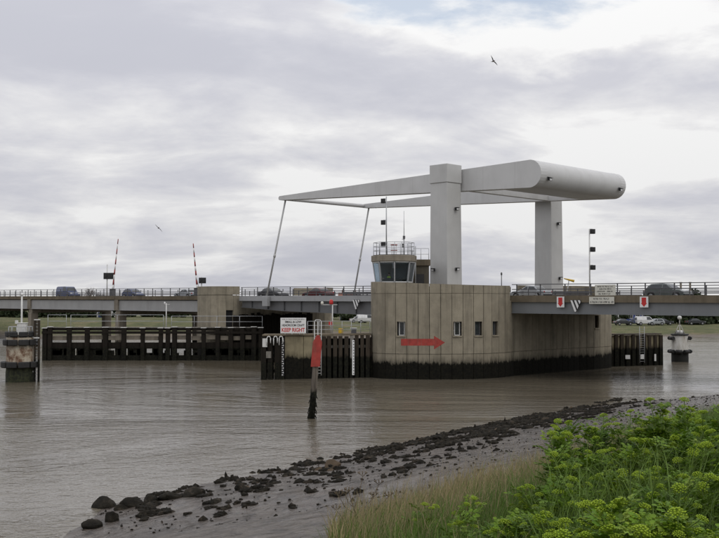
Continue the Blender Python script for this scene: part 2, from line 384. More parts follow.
def text_mesh(txt, size, mat):
    cu = bpy.data.curves.new('txt', 'FONT'); cu.body = txt; cu.size = size; cu.align_x = 'CENTER'; cu.align_y = 'CENTER'; cu.extrude = 0.003; cu.offset = size * 0.026
    o = bpy.data.objects.new('txt', cu); C.objects.link(o); bpy.context.view_layer.update()
    me = bpy.data.meshes.new_from_object(o.evaluated_get(bpy.context.evaluated_depsgraph_get()))
    bpy.data.objects.remove(o); me.materials.clear(); me.materials.append(mat); return me
def place_text(txt, width, height, mat, parent, centre, xv, nv):
    me = text_mesh(txt, 1.0, mat)
    co = np.array([v.co[:] for v in me.vertices]); mn, mx = co.min(0), co.max(0)
    ctr = (mn + mx) / 2; sxx = width / (mx[0] - mn[0]); syy = height / (mx[1] - mn[1]); xv, nv = Vector(xv), Vector(nv); base = off_of(parent)
    for v, q in zip(me.vertices, co):
        v.co = Vector(centre) - base + xv * ((q[0] - ctr[0]) * sxx) + UV * ((q[1] - ctr[1]) * syy) + nv * (q[2] + 0.004)
    return link('lettering', me, parent)
def scribble(rows, parent, centre, w_, h_, xv, nv, mat):
    """rows of small dark marks: lettering that is too small to read in the photograph"""
    r_ = random.Random(3); mb = MB(); xv, nv = Vector(xv), Vector(nv); n = len(rows); rh = h_ / n
    for i, (x0, x1, hf) in enumerate(rows):
        z = Vector(centre) + UV * (h_ / 2 - rh * (i + 0.5)); x = (x0 - 0.5) * w_; hh = rh * hf
        while x < (x1 - 0.5) * w_:
            cw = hh * r_.uniform(0.45, 0.7)
            if r_.random() < 0.14: x += cw * 0.8; continue
            o = z + xv * x - UV * hh / 2 + nv * 0.004
            mb.frame(o, xv * cw * 0.24, UV * hh, nv * 0.004)
            if r_.random() < 0.75: mb.frame(o + UV * hh * r_.choice((0, 0.4, 0.8)) + xv * cw * 0.24, xv * cw * 0.5, UV * hh * 0.2, nv * 0.004)
            if r_.random() < 0.6: mb.frame(o + xv * cw * 0.7, xv * cw * 0.22, UV * hh, nv * 0.0042)
            x += cw * 1.2
    return mb.build('lettering', mat, parent)

# ------------------------------------------------------------------ terrain: one ground sheet with the river bed, both banks and the land beyond
P0 = np.array((-8.9, 35.0)); P1 = np.array((13.9, 67.2)); D1 = (P1 - P0) / np.linalg.norm(P1 - P0); D2 = np.array((0.8, 0.6))
N1 = np.array((D1[1], -D1[0])); N2 = np.array((D2[1], -D2[0]))
PROF = np.array([(-80, -5), (-12, -2.2), (0, 0), (3, .42), (8, 1.15), (16, 2.6), (20, 3.6), (24, 4.85), (27, 5.4), (31, 5.55), (60, 5.6), (4000, 6)])
def vnoise(x, y, s=1.0, seed=0):
    r_ = np.random.default_rng(seed); v = np.zeros_like(x, float)
    for k in range(9):
        a = r_.uniform(0, 2 * math.pi); f = s * r_.uniform(0.5, 1.6); ph = r_.uniform(0, 6.28)
        v += np.sin((x * math.cos(a) + y * math.sin(a)) * f + ph + 0.9 * np.sin((x * math.sin(a) - y * math.cos(a)) * f * 0.7 + ph * 2))
    return v / 9
def s_near(x, y):
    s1 = (x - P0[0]) * N1[0] + (y - P0[1]) * N1[1]; s2 = (x - P1[0]) * N2[0] + (y - P1[1]) * N2[1]
    s3 = (x + 8.9) + np.maximum(0, 29 - y) * 1.2
    return np.minimum(np.minimum(s1, s2), s3) + 0.5 * vnoise(x, y, 0.35, 1)
FARX = [-2600, -200, -60, 0, 40, 150, 400, 2600]; FARY = [330, 208, 193, 196, 204, 204, 232, 700]
def s_far(x, y): return y - np.interp(x, FARX, FARY) + 2.0 * vnoise(x, y, 0.08, 2)
def ground_z(x, y):
    x = np.asarray(x, float); y = np.asarray(y, float)
    sn, sf = s_near(x, y), s_far(x, y)
    hn = np.interp(sn, PROF[:, 0], PROF[:, 1])
    top = 1.85 + 1.45 * np.clip((12 - x) / 40, 0, 1)
    hf = np.where(sf < 0, np.maximum(-5, sf * 0.2), np.minimum(sf * 0.08, 0.65) + (top - 0.65) * np.clip((sf - 7) / 16, 0, 1))
    h = np.maximum(hn, hf)
    near = np.clip(1 - np.hypot(x - 8, y - 30) / 70, 0, 1)
    mud = np.clip((sn + 2) / 3, 0, 1) * np.clip((17 - sn) / 3, 0, 1)
    h = h + near * mud * (0.07 * vnoise(x, y, 1.7, 3) + 0.05 * vnoise(x, y, 4.2, 4))
    h = h + near * np.clip((sn - 15) / 3, 0, 1) * 0.10 * vnoise(x, y, 1.4, 5)
    return h
def axis(lo, hi, fl, fh, step, g=1.16):
    a = list(np.arange(fl, fh, step)); s = step
    while a[-1] < hi: s = min(s * g, 160); a.append(a[-1] + s)
    s = step
    while a[0] > lo: s = min(s * g, 160); a.insert(0, a[0] - s)
    return np.array(a)
xs, ys = axis(-2600, 2600, -14, 34, 0.36), axis(-120, 3600, 5, 74, 0.36, 1.08)
GX, GY = np.meshgrid(xs, ys); GZ = ground_z(GX, GY)
nx, ny = len(xs), len(ys)
idx = np.arange(nx * ny).reshape(ny, nx)
quads = np.stack([idx[:-1, :-1], idx[:-1, 1:], idx[1:, 1:], idx[1:, :-1]], -1).reshape(-1, 4)
m, t, p = new_mat('river bank ground'); b = NB(t); GROUND = m
at = b.n('ShaderNodeAttribute', attribute_name='tint'); sep = b.n('ShaderNodeSeparateColor'); b.l(at.outputs['Color'], sep.inputs[0])
nmix = b.m('MULTIPLY', b.m('SUBTRACT', b.noise(1.1, 5, 0.65), 0.5), 0.7)
grassf = b.ramp(b.m('ADD', sep.outputs[0], nmix), [(0.4, 0.0), (0.6, 1.0)])
mudc = b.ramp(b.noise(0.8, 7, 0.65, (1, 0.6, 1)), [(0.3, (0.050, 0.040, 0.032)), (0.5, (0.090, 0.073, 0.059)), (0.7, (0.130, 0.108, 0.088))])
mudc = b.mix(b.ramp(b.noise(1.9, 7, 0.75, (1, 0.7, 1)), [(0.50, 0.0), (0.60, 0.85)]), mudc, (0.034, 0.026, 0.021))
grc = b.ramp(b.noise(0.25, 6, 0.7), [(0.3, (0.05, 0.058, 0.018)), (0.5, (0.085, 0.092, 0.028)), (0.66, (0.15, 0.125, 0.06))])
mudc = b.mix(sep.outputs[1], mudc, b.ramp(b.noise(0.3, 5), [(0.3, (0.10, 0.08, 0.055)), (0.7, (0.17, 0.135, 0.095))]))
c = b.mix(grassf, mudc, grc); b.l(c, p.inputs['Base Color'])
ro = b.mix(grassf, b.mix(sep.outputs[1], b.ramp(b.noise(1.2, 5, 0.6), [(0.36, 0.05), (0.64, 0.28)]), 0.9), 0.95); b.l(ro, p.inputs['Roughness'])
p.inputs['Specular IOR Level'].default_value = 0.5
b.bump(b.m('ADD', b.noise(1.5, 6, 0.58, (1, 0.8, 1), 0.8), b.m('MULTIPLY', b.noise(9, 5, 0.65), 0.10)), 1.0, 0.34, p)
gme = np_mesh('ground', np.stack([GX, GY, GZ], -1).reshape(-1, 3), quads, GROUND, True)
sn, sf = s_near(GX, GY).ravel(), s_far(GX, GY).ravel()
gr = np.maximum(np.clip((sn - 14.8) / 3, 0, 1), np.clip((sf - 6.5) / 3, 0, 1))
tint_attr(gme, np.stack([gr, np.clip((sf + 3) / 2, 0, 1), gr], -1))
tag(link('ground', gme), kind='structure')

# water: muddy tidal river with small wind ripples
m, t, p = new_mat('muddy river water'); b = NB(t); WATER = m
p.inputs['Base Color'].default_value = (0.105, 0.078, 0.050, 1); p.inputs['IOR'].default_value = 1.33
p.inputs['Roughness'].default_value = 0.07
c = b.ramp(b.noise(0.05, 4, 0.6, (0.5, 1, 1)), [(0.35, (0.115, 0.097, 0.068)), (0.65, (0.165, 0.145, 0.112))]); b.l(c, p.inputs['Base Color'])
amp = b.ramp(b.noise(0.04, 6, 0.68, (0.5, 1, 1), 1.2), [(0.38, 0.22), (0.50, 0.6), (0.62, 1.15)])
h1 = b.noise(1.4, 3, 0.6, (0.95, 1.05, 1), 0.8); h2 = b.noise(4.6, 3, 0.6, (1, 1.05, 1), 0.8); h3 = b.noise(0.35, 2, 0.5, (0.7, 1, 1), 0.3)
hh = b.m('ADD', b.m('MULTIPLY', h1, 0.42), b.m('ADD', b.m('MULTIPLY', h2, 0.17), b.m('MULTIPLY', h3, 0.42)))
hh = b.m('MULTIPLY', hh, amp)
b.bump(hh, 0.75, 0.24, p)
me = bpy.data.meshes.new('river_water'); me.from_pydata([(-2600, -110, 0), (2600, -110, 0), (2600, 900, 0), (-2600, 900, 0)], [], [(0, 1, 2, 3)]); me.materials.append(WATER)
tag(link('river_water', me), kind='structure')

# ------------------------------------------------------------------ main pier
def W2(px, d): return Vector(((px - 359.5) / F * d, d, 0))
FRONT = [(514, 96.9), (510, 96.0), (505, 95.1), (498, 94.3), (490, 93.55), (481, 92.95), (470, 92.6), (460, 92.35), (450, 92.25), (440, 92.2), (430, 92.2),
         (420, 92.25), (410, 92.35), (400, 92.5), (390, 92.8), (379, 93.4), (374, 94.2), (371, 95.2), (371.2, 96.6), (371.6, 98.0)]
front = [bc(W2(px, d)) for px, d in FRONT]                       # near end of the pier, right to left
def resample(pts, step):
    out = [Vector(pts[0])]; rem = step; i = 0; cur = Vector(pts[0])
    while i < len(pts) - 1:
        nxt = Vector(pts[i + 1]); d = (nxt - cur).length
        if d >= rem: cur = cur + (nxt - cur) * (rem / d); out.append(cur.copy()); rem = step
        else: rem -= d; cur = nxt; i += 1
    if (Vector(pts[-1]) - out[-1]).length > step * 0.4: out.append(Vector(pts[-1]))
    else: out[-1] = Vector(pts[-1])
    return out
CM = 8.8                                                         # the road's centre line in c
bR, cR = front[0]; bL, cL = front[-1]
CP = 7.95                                                        # the pier's own middle
full = list(front) + [(bL, 2 * CP - cL)] + [(x, 2 * CP - y) for x, y in reversed(front)][1:] + [front[0]]
ptsP = resample(full, 1.03)
if (ptsP[-1] - ptsP[0]).length < 0.3: ptsP = ptsP[:-1]
nP = len(ptsP)
def ztop_pier(bb): return 8.84 - 0.044 * max(-1, bb) if True else 0
pier = thing('bridge_pier', 'big round-fronted concrete pier carrying the two grey towers, red arrow on its wall', 'bridge pier', B(2, CM, 0))
def inset(pts, d):
    out = []; n = len(pts)
    for i in range(n):
        a, bb, c_ = pts[i - 1], pts[i], pts[(i + 1) % n]
        e = (c_ - a).normalized(); nrm = Vector((-e.y, e.x)); out.append(bb + nrm * d)
    return out
# orientation test: inset must shrink towards the centre
ctr = Vector((2, CM))
sgn = 1 if (inset(ptsP, 0.1)[3] - ctr).length < (ptsP[3] - ctr).length else -1
def ring(d): return inset(ptsP, sgn * d)
def prism_ring(poly, z0, z1): mb = MB(); mb.prism([B(q.x, q.y, z0) for q in poly], (0, 0, z1 - z0)); return mb
prism_ring(ring(0.42), -3.5, 7.2).build('core', CONC_D, pier)
prism_ring(ring(0.36), 7.2, 7.45).build('top_floor', CONC_F, pier)
R0, R1, R2_ = ring(0.0), ring(0.16), ring(0.30)
ZB, ZJ = 2.28, 7.80
def under_deck(i):
    a, b2 = ptsP[i], ptsP[(i + 1) % nP]; c_ = (a.y + b2.y) / 2
    return 1.0 < c_ < 2 * CM - 1.0
def px_of(pt): v = B(pt.x, pt.y, 0); return 359.5 + F * v.x / v.y
def panel(i, z0a, z1a, z0b, z1b, proud, thick, gap=0.022, hole=None, name='panel'):
    """one precast panel between path points i and i+1; hole = (u0, u1, z0, z1)"""
    a, b2 = ptsP[i], ptsP[(i + 1) % nP]; e = (b2 - a); ln = e.length; e.normalize(); nrm = Vector((-e.y, e.x)) * sgn
    a2 = a + e * gap - nrm * proud; b3 = b2 - e * gap - nrm * proud
    mb = MB()
    def piece(u0, u1, za0, za1, zb0, zb1):
        p0, p1 = a2.lerp(b3, u0), a2.lerp(b3, u1)
        vs = []
        for q, zl, zh in ((p0, za0, za1), (p1, zb0, zb1)):
            qi = q + nrm * thick
            vs += [B(q.x, q.y, zl), B(q.x, q.y, zh), B(qi.x, qi.y, zl), B(qi.x, qi.y, zh)]
        fs = [(0, 1, 5, 4), (2, 6, 7, 3), (0, 2, 3, 1), (4, 5, 7, 6), (1, 3, 7, 5), (0, 4, 6, 2)]
        mb.add(vs, fs)
    if hole:
        u0, u1, h0, h1 = hole
        piece(0, 1, z0a, h0, z0b, h0); piece(0, 1, h1, z1a, h1, z1b); piece(0, u0, h0, h1, h0, h1); piece(u1, 1, h0, h1, h0, h1)
    else: piece(0, 1, z0a, z1a, z0b, z1b)
    o = mb.build(name, CONC, pier)
    bm = bmesh.new(); bm.from_mesh(o.data); bmesh.ops.recalc_face_normals(bm, faces=bm.faces[:]); bm.to_mesh(o.data); bm.free()
    return o, a2, b3, nrm
WPX = {406.5: 'w', 460.5: 'w', 479.5: 'w', 496.5: 'w'}
slots = {}
for i in range(nP):
    mid = (ptsP[i] + ptsP[(i + 1) % nP]) / 2
    if mid.y < 1.0:
        l, r_ = sorted((px_of(ptsP[i]), px_of(ptsP[(i + 1) % nP])))
        for wp in WPX:
            if l <= wp < r_ and B(mid.x, mid.y, 0).y < 97: slots[i] = wp
for i in range(nP):
    a, b2 = ptsP[i], ptsP[(i + 1) % nP]; ud = under_deck(i); nm = 'panel'
    za, zb = ztop_pier(a.x), ztop_pier(b2.x)
    hole = (0.10, 0.90, 3.95, 5.22) if i in slots else None
    if ud and 2 * CM - 2.6 < (a.y + b2.y) / 2 < 2 * CM - 1.4 and a.x > 3: hole = (0.15, 0.85, 4.3, 5.6)
    top = 7.15 if ud else ZJ - 0.03
    o, a2, b3, nrm = panel(i, ZB + 0.03, top, ZB + 0.03, top, 0.0, 0.18, hole=hole)
    panel(i, -3.2, ZB, -3.2, ZB, -0.035, 0.215, name='base_panel')
    if not ud: panel(i, ZJ, za, ZJ, zb, 0.015, 0.30, gap=0.02, name='coping_panel')
    if hole:
        p0, p1 = a2.lerp(b3, hole[0]), a2.lerp(b3, hole[1]); h0, h1 = hole[2:]
        e = (p1 - p0).normalized(); wl = (p1 - p0).length
        win = MB()                                               # reveal, sill
        def wbox(mb, u, v, d, du, dv, dd):
            o_ = p0 + e * u + nrm * d
            mb.frame(B(o_.x, o_.y, h0 + v), (B(*(p0 + e * du)) - B(*p0)), (B(*(p0 + nrm * dd)) - B(*p0)), (0, 0, dv))
        for u, v, du, dv in ((-0.03, -0.03, 0.03, h1 - h0 + 0.06), (wl, -0.03, 0.03, h1 - h0 + 0.06), (0, -0.03, wl, 0.03), (0, h1 - h0, wl, 0.03)):
            wbox(win, u, v, 0.183, du, dv, 0.235)
        wo_ = win.build('window', CONC_D, pier)
        sill = MB(); wbox(sill, -0.04, -0.12, -0.09, wl + 0.08, 0.10, 0.085); sill.build('sill', CONC, wo_)
        if not ud:
            fr = MB(); T = 0.075; ox = 0.14 * wl; wl2 = wl * 0.68
            for u, v, du, dv in ((ox, 0, T, h1 - h0), (ox + wl2 - T, 0, T, h1 - h0), (ox + T, 0, wl2 - 2 * T, T), (ox + T, h1 - h0 - T, wl2 - 2 * T, T)):
                wbox(fr, u, v, 0.27, du, dv, 0.05)
            if slots.get(i) in (406.5, 460.5): fr.build('frame', STEEL_W, wo_)
            else: fr.build('frame', RAIL_D, wo_)
            gl = MB(); wbox(gl, ox + T, T, 0.30, wl2 - 2 * T, h1 - h0 - 2 * T, 0.015); gl.build('pane', DGLASS, wo_)
            bk = MB(); wbox(bk, 0.002, 0.002, 0.345, wl - 0.004, h1 - h0 - 0.004, 0.03); bk.build('lining', BLACK, wo_)
for i in range(nP):
    if not under_deck(i): panel(i, 7.452, 8.42, 7.452, 8.42, -0.12, 0.14, gap=-0.01, name='parapet_backing')
# red arrow painted across the panels, following the curve
def wall_at(px, py, lift=0.006):
    best = None; r = ray(px, py)
    for i in range(nP):
        a, b2 = ptsP[i], ptsP[(i + 1) % nP]; A, Bq = B(a.x, a.y), B(b2.x, b2.y)
        d = Bq - A; den_ = r.x * d.y - r.y * d.x
        if abs(den_) < 1e-9: continue
        tt = (A.x * d.y - A.y * d.x) / den_; u = ((EYE + r * tt) - A).dot(d) / d.length_squared
        if tt > 0 and -0.001 <= u <= 1.001 and (best is None or tt < best[0]):
            n_ = Vector((d.y, -d.x, 0)).normalized()
            if n_.y > 0: n_ = -n_
            best = (tt, EYE + r * tt + n_ * lift)
    return best[1]
mb = MB(); cols = []
xsA = list(np.arange(401, 434, 1.0)) + [434]
for x in xsA: cols.append((x, 338.8, 345.6))
head = [(434, 335.8, 349.4)] + [(x, 335.8 + (x - 434) / 11 * 6.7, 349.4 - (x - 434) / 11 * 6.9) for x in range(435, 446)]
for seg in (cols, head):
    vs = [];
    for x, y0, y1 in seg:
        for k in range(4): vs.append(wall_at(x, y0 + (y1 - y0) * k / 3))
    mb.add(vs, [(4 * i + k, 4 * i + k + 1, 4 * i + k + 5, 4 * i + k + 4) for i in range(len(seg) - 1) for k in range(3)])
o = mb.build('painted_arrow', REDF, pier); tag(o, 'faded red arrow painted on the pier wall, pointing right')

# ------------------------------------------------------------------ deck geometry
def dz(bb): return 7.64 - 0.0034 * bb                            # top of the edge beam along the road
CN, CF = 1.6, 2 * CM - 1.6                                       # near and far parapet lines
ROAD = 0.34                                                      # carriageway below the edge beam's top
def along(mb, b0, b1, c0, c1, z0, z1):                           # box following the road's slope; z relative to dz
    vs = []
    for bb in (b0, b1):
        for c_ in (c0, c1):
            for z in (z0, z1): vs.append(B(bb, c_, dz(bb) + z))
    return mb.add(vs, [(0, 1, 3, 2), (4, 6, 7, 5), (0, 4, 5, 1), (2, 3, 7, 6), (1, 5, 7, 3), (0, 2, 6, 4)])
def span(name, label, b0, b1, fas, gd, mfas, mgir, gir_c, edge_out=0.16):
    t_ = thing(name, label, 'bridge span', B((b0 + b1) / 2, CM, 0))
    mb = MB(); along(mb, b0, b1, CN + 0.35, CF - 0.35, -ROAD - 0.28, -ROAD); mb.build('roadway', ASPH, t_)
    for s, c0 in ((1, CN), (-1, CF)):
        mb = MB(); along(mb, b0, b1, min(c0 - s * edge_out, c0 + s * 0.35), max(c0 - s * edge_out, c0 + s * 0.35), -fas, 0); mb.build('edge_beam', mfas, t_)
    for s in (1, -1):                                            # footways
        mb = MB(); c0 = CN if s == 1 else CF
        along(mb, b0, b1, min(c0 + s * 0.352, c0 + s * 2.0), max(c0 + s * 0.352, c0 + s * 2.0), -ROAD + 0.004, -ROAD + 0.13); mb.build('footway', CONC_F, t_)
    mb = MB(); along(mb, b0, b1, CM - 0.06, CM + 0.06, -ROAD + 0.002, -ROAD + 0.006); mb.build('centre_line', BOOMW, t_)
    for c_ in gir_c:
        mb = MB(); along(mb, b0, b1, c_ - 0.02, c_ + 0.02, -gd + 0.05, -ROAD - 0.28); along(mb, b0, b1, c_ - 0.22, c_ + 0.22, -gd, -gd + 0.048)
        nst = max(2, int(abs(b1 - b0) / 4))
        mb.build('girder', mgir, t_)
    return t_
GC = [CN + 0.1, CN + 3.4, CF - 3.4, CF - 0.1]
bRs = bR - 0.15
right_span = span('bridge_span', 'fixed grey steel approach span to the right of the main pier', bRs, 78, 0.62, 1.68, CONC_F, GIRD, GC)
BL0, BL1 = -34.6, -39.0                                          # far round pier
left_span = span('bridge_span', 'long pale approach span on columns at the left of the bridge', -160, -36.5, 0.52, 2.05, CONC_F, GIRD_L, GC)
# lifting leaf: deepening girders
leaf = thing('bascule_leaf', 'grey steel lifting bridge leaf hung from two slanting rods', 'bridge leaf', B(-19, CM, 0))
b0, b1 = -34.3, bL + 0.0
mb = MB(); along(mb, b0, b1, CN + 0.35, CF - 0.35, -0.62, -ROAD); mb.build('roadway', ASPH, leaf)
for s, c0 in ((1, CN), (-1, CF)):
    mb = MB(); along(mb, b0, b1, min(c0 - s * 0.25, c0 + s * 0.35), max(c0 - s * 0.25, c0 + s * 0.35), -0.62, 0); mb.build('edge_beam', LEAF_E, leaf)
    mb = MB(); along(mb, b0, b1, min(c0 + s * 0.352, c0 + s * 2), max(c0 + s * 0.352, c0 + s * 2), -ROAD + 0.004, -ROAD + 0.13); mb.build('footway', LEAF, leaf)
for c_ in (CN + 0.25, CN + 3.4, CF - 3.4, CF - 0.25):
    mb = MB(); pr = [(b0, -0.62), (b0, -1.35), (b0 + 8, -1.75), (b1 - 1, -2.15), (b1 + 0.6, -2.15), (b1 + 0.6, -0.62)]
    mb.prism([B(x, c_ - 0.03, dz(x) + z) for x, z in pr], CV * 0.06)
    for k in range(1, 5):
        (x0, z0), (x1, z1) = pr[k], pr[min(k + 1, 4)]
        if x1 > x0: mb.beam(B(x0, c_, dz(x0) + z0 - 0.03), B(x1, c_, dz(x1) + z1 - 0.03), 0.45, 0.05)
    x = b0 + 2
    while x < b1:
        zz_ = np.interp(x, [q[0] for q in pr[1:4]], [q[1] for q in pr[1:4]])
        mb.frame(B(x, c_ - 0.2, dz(x) + zz_), BV * 0.03, CV * 0.16, (0, 0, -0.63 - zz_)); x += 3.0
    mb.build('girder', LEAF, leaf)
for k in range(6):
    x = b0 + 1.0 + k * 5; mb = MB(); mb.frame(B(x, CN + 0.3, dz(x) - 1.3), BV * 0.2, CV * (CF - CN - 0.6), (0, 0, 0.6)); mb.build('cross_beam', LEAF, leaf)
# striped clearance boards
def chevron(px, py, wpx, hpx, c_, parent, label):
    bb, z = onc(px, py, c_); d = B(bb, c_).y; s = d / F
    w_, h_ = 1.05, 1.02
    root = parent
    prof = [(-0.52, 0.52), (0.5, 0.52), (0.52, 0.36), (0.10, -0.52), (-0.10, -0.52)]
    mb = MB(); mb.prism([B(bb + x * w_, c_, z + y * h_) for x, y in prof], CV * 0.03); o = mb.build('clearance_board', BLK_T, root); tag(o, label)
    for st_ in (((-.50, .5), (-.32, .5), (.09, -.42), (.02, -.5), (-.09, -.5)), ((-.13, .5), (.06, .5), (.31, .0), (.19, -.26)), ((.24, .5), (.44, .5), (.5, .36), (.40, .17))):
        mb = MB(); mb.prism([B(bb + x * w_, c_ - 0.012, z + y * h_) for x, y in st_], CV * 0.008); mb.build('white_stripe', SIGNW, o)
chevron(575.5, 306, 10, 12, CN - 0.26, right_span, 'black and white striped clearance board under the white sign')
chevron(356, 304.5, 8, 10, CN - 0.30, leaf, 'black and white striped clearance board beside the pier')

# viaduct columns on the left
for bb, nm in ((-62.4, 'concrete column pair of the left approach nearest the round pier'), (-88.5, 'concrete column pair of the left approach behind the rusty dolphin'), (-114.5, 'concrete column pair at the far left end of the approach')):
    t_ = thing('viaduct_support', nm, 'bridge pier', B(bb, CM, 0), 'columns under the left approach')
    mb = MB(); mb.frame(B(bb - 0.55, CN + 0.0, dz(bb) - 2.65), BV * 1.1, CV * (CF - CN), (0, 0, 0.595)); mb.build('crosshead', CONC_C, t_, 0.04)
    for c_ in (CN + 0.5, CF - 0.5):
        mb = MB(); mb.box(B(bb, c_, (dz(bb) - 2.65 - 4) / 2), (1.0, 1.3, dz(bb) - 2.65 + 4), BR); mb.build('column', CONC_C, t_, 0.06)
    mb = MB(); mb.frame(B(bb - 0.8, CN - 0.13, dz(bb) - 2.05), BV * 1.0, CV * 0.20, (0, 0, 1.55)); mb.build('pilaster', CONC_C, t_)

# far round pier (left end of the leaf)
lp = thing('round_pier', 'smaller rounded concrete pier with a dark doorway at the left end of the lifting leaf', 'bridge pier', B(-37, CM, 0))
fp = [(-34.9, CN + 1.2), (-34.75, CN), (-34.75, CN - 1.0), (-35.0, CN - 1.9), (-35.6, CN - 2.6), (-36.5, CN - 3.0), (-37.6, CN - 3.05), (-38.9, CN - 2.9), (-40.1, CN - 2.4), (-40.8, CN - 1.5), (-41.1, CN - 0.4), (-41.1, CN + 1.2)]
fullL = fp + [(x, 2 * CM - y) for x, y in reversed(fp)]
ptsL = resample(fullL + [fullL[0]], 1.0)
if (ptsL[-1] - ptsL[0]).length < 0.3: ptsL = ptsL[:-1]
nL = len(ptsL); cL_ = Vector((-37.5, CM))
def insL(d):
    s_ = 1 if (inset(ptsL, 0.1)[6] - cL_).length < (ptsL[6] - cL_).length else -1
    return inset(ptsL, s_ * d)
inn = insL(0.30)
mb = MB(); mb.prism([B(q.x, q.y, -3) for q in insL(0.27)], (0, 0, 10.1)); mb.build('core', CONC_D, lp)
mb = MB(); mb.prism([B(q.x, q.y, 7.1) for q in insL(0.16) if q.y < CN + 0.1], (0, 0, 1.7)); mb.build('parapet_backing', CONC_D, lp)
for i in range(nL):
    a, q = ptsL[i], ptsL[(i + 1) % nL]; e = (q - a).normalized(); ia, iq = inn[i], inn[(i + 1) % nL]; cm_ = (a.y + q.y) / 2
    ud = CN + 0.1 < cm_ < CF - 0.1
    for z0, z1, nm, g in ((-2.5, 7.0 if ud else 7.83, 'panel', 0.014), (7.89, 8.93, 'coping_panel', 0.010)):
        if ud and z0 > 0: continue
        a2, q2 = a + e * g, q - e * g
        if nm == 'panel' and abs(px_of((a + q) / 2) - 226.5) < 3.6 and cm_ < CN:
            rows = ((-2.5, 3.75), (6.0, 7.83))
            mbd = MB(); ia2, iq2 = ia.lerp(a, 0.12), iq.lerp(q, 0.12)
            mbd.add([B(ia2.x, ia2.y, 3.75), B(iq2.x, iq2.y, 3.75), B(iq2.x, iq2.y, 6.0), B(ia2.x, ia2.y, 6.0)], [(0, 1, 2, 3)]); mbd.build('door', BLACK, lp)
        else: rows = ((z0, z1),)
        mb = MB()
        for r0, r1 in rows: mb.prism([B(a2.x, a2.y, r0), B(q2.x, q2.y, r0), B(iq.x, iq.y, r0), B(ia.x, ia.y, r0)], (0, 0, r1 - r0))
        mb.build(nm, CONC, lp)

for k in range(28):                                              # black boards added on the channel side, standing in for the deck's shade
    c0 = CN - 0.9 + k * 0.47; mb = MB(); mb.frame(B(-34.70, c0, -2), BV * random.uniform(0.12, 0.2), CV * 0.42, (0, 0, 2 + random.uniform(5.3, 5.7))); mb.build('shade_board', TIMB_B, lp)
# ------------------------------------------------------------------ parapet railings
def railing(label, b0, b1, c_, step, group, mid=True, h=1.0, base=0.0, offs=0.0):
    t_ = thing('parapet_railing', label, 'railing', B((b0 + b1) / 2, c_, dz((b0 + b1) / 2)), group)
    base_z = OFF[t_.name]
    pm = MB(); pm.box((0, 0, h / 2), (0.09, 0.07, h), BR); pm.box((0, 0, 0.015), (0.2, 0.18, 0.03), BR); pme = pm.mesh('post', RAIL_D)
    qm = MB(); qm.box((0, 0, h * 0.27), (0.07, 0.06, h * 0.54), BR); qme = qm.mesh('short_post', RAIL_D)
    x = b1 - offs; k = 0
    while x > b0:
        link('post', pme, t_, B(x, c_, dz(x) + base) - base_z)
        if mid and x - step / 2 > b0: link('short_post', qme, t_, B(x - step / 2, c_, dz(x - step / 2) + base) - base_z)
        x -= step
    for z, w_, hh_ in ((h + 0.03, 0.09, 0.07), (h * 0.57, 0.06, 0.08), (h * 0.28, 0.06, 0.08)):
        mb = MB(); along(mb, b0, b1, c_ - w_ / 2 - 0.036, c_ + w_ / 2 - 0.036, base + z - hh_ / 2, base + z + hh_ / 2); mb.build('rail', RAIL_D, t_)
    return t_
G_ = 'parapet railings along the bridge'
bpost = onc(674.5, 290, CN)[0]; st_r = onc(705, 290, CN)[0] - bpost
st_r = max(2.5, min(4.2, st_r))
railing('dark steel parapet railing on the near side of the right span', bRs + 0.4, 70, CN, st_r, G_, offs=(70 - bpost) % st_r)
railing('dark steel parapet railing on the far side of the right span', bRs + 0.4, 70, CF, st_r, G_)
railing('dark steel parapet railing on the near edge of the lifting leaf', -34.2, bL - 0.3, CN, 3.0, G_)
railing('dark steel parapet railing on the far edge of the lifting leaf', -34.2, bL - 0.3, CF, 3.0, G_)
railing('dark steel parapet railing on the near side of the left approach', -158, -41.0, CN, 2.1, G_, mid=False)
railing('dark steel parapet railing on the far side of the left approach', -158, -41.0, CF, 2.1, G_, mid=False)
# crash barrier sections behind the near railing
def crash(label, b0, b1, c_, mat, h=0.62):
    t_ = thing('crash_barrier', label, 'barrier', B((b0 + b1) / 2, c_, dz((b0 + b1) / 2) - ROAD))
    mb = MB()
    for z in (0.45, 0.62, 0.79): along(mb, b0, b1, c_ - 0.03, c_ + 0.03, -ROAD + z - 0.07, -ROAD + z + 0.07)
    mb.build('beam', mat, t_, 0.02)
    x = b0 + 0.2
    while x < b1: mb = MB(); along(mb, x, x + 0.12, c_ + 0.032, c_ + 0.14, -ROAD + 0.12, -ROAD + 0.9); mb.build('post', RAIL_D, t_); x += 1.9
x0 = onc(520, 290, CN + 1.2)[0]; x1 = onc(537, 290, CN + 1.2)[0]
crash('pale grey crash barrier section beside the far tower base', x0, x1, CN + 1.2, RAIL_G)
x0 = onc(538, 290, CF - 0.8)[0]; x1 = onc(592, 290, CF - 0.8)[0]
crash('dark crash barrier along the far footway of the right span', x0, x1, CF - 0.8, RAIL_D)
crash('dark crash barrier along the far footway of the lifting leaf', -30, -6, CF - 0.8, RAIL_D)

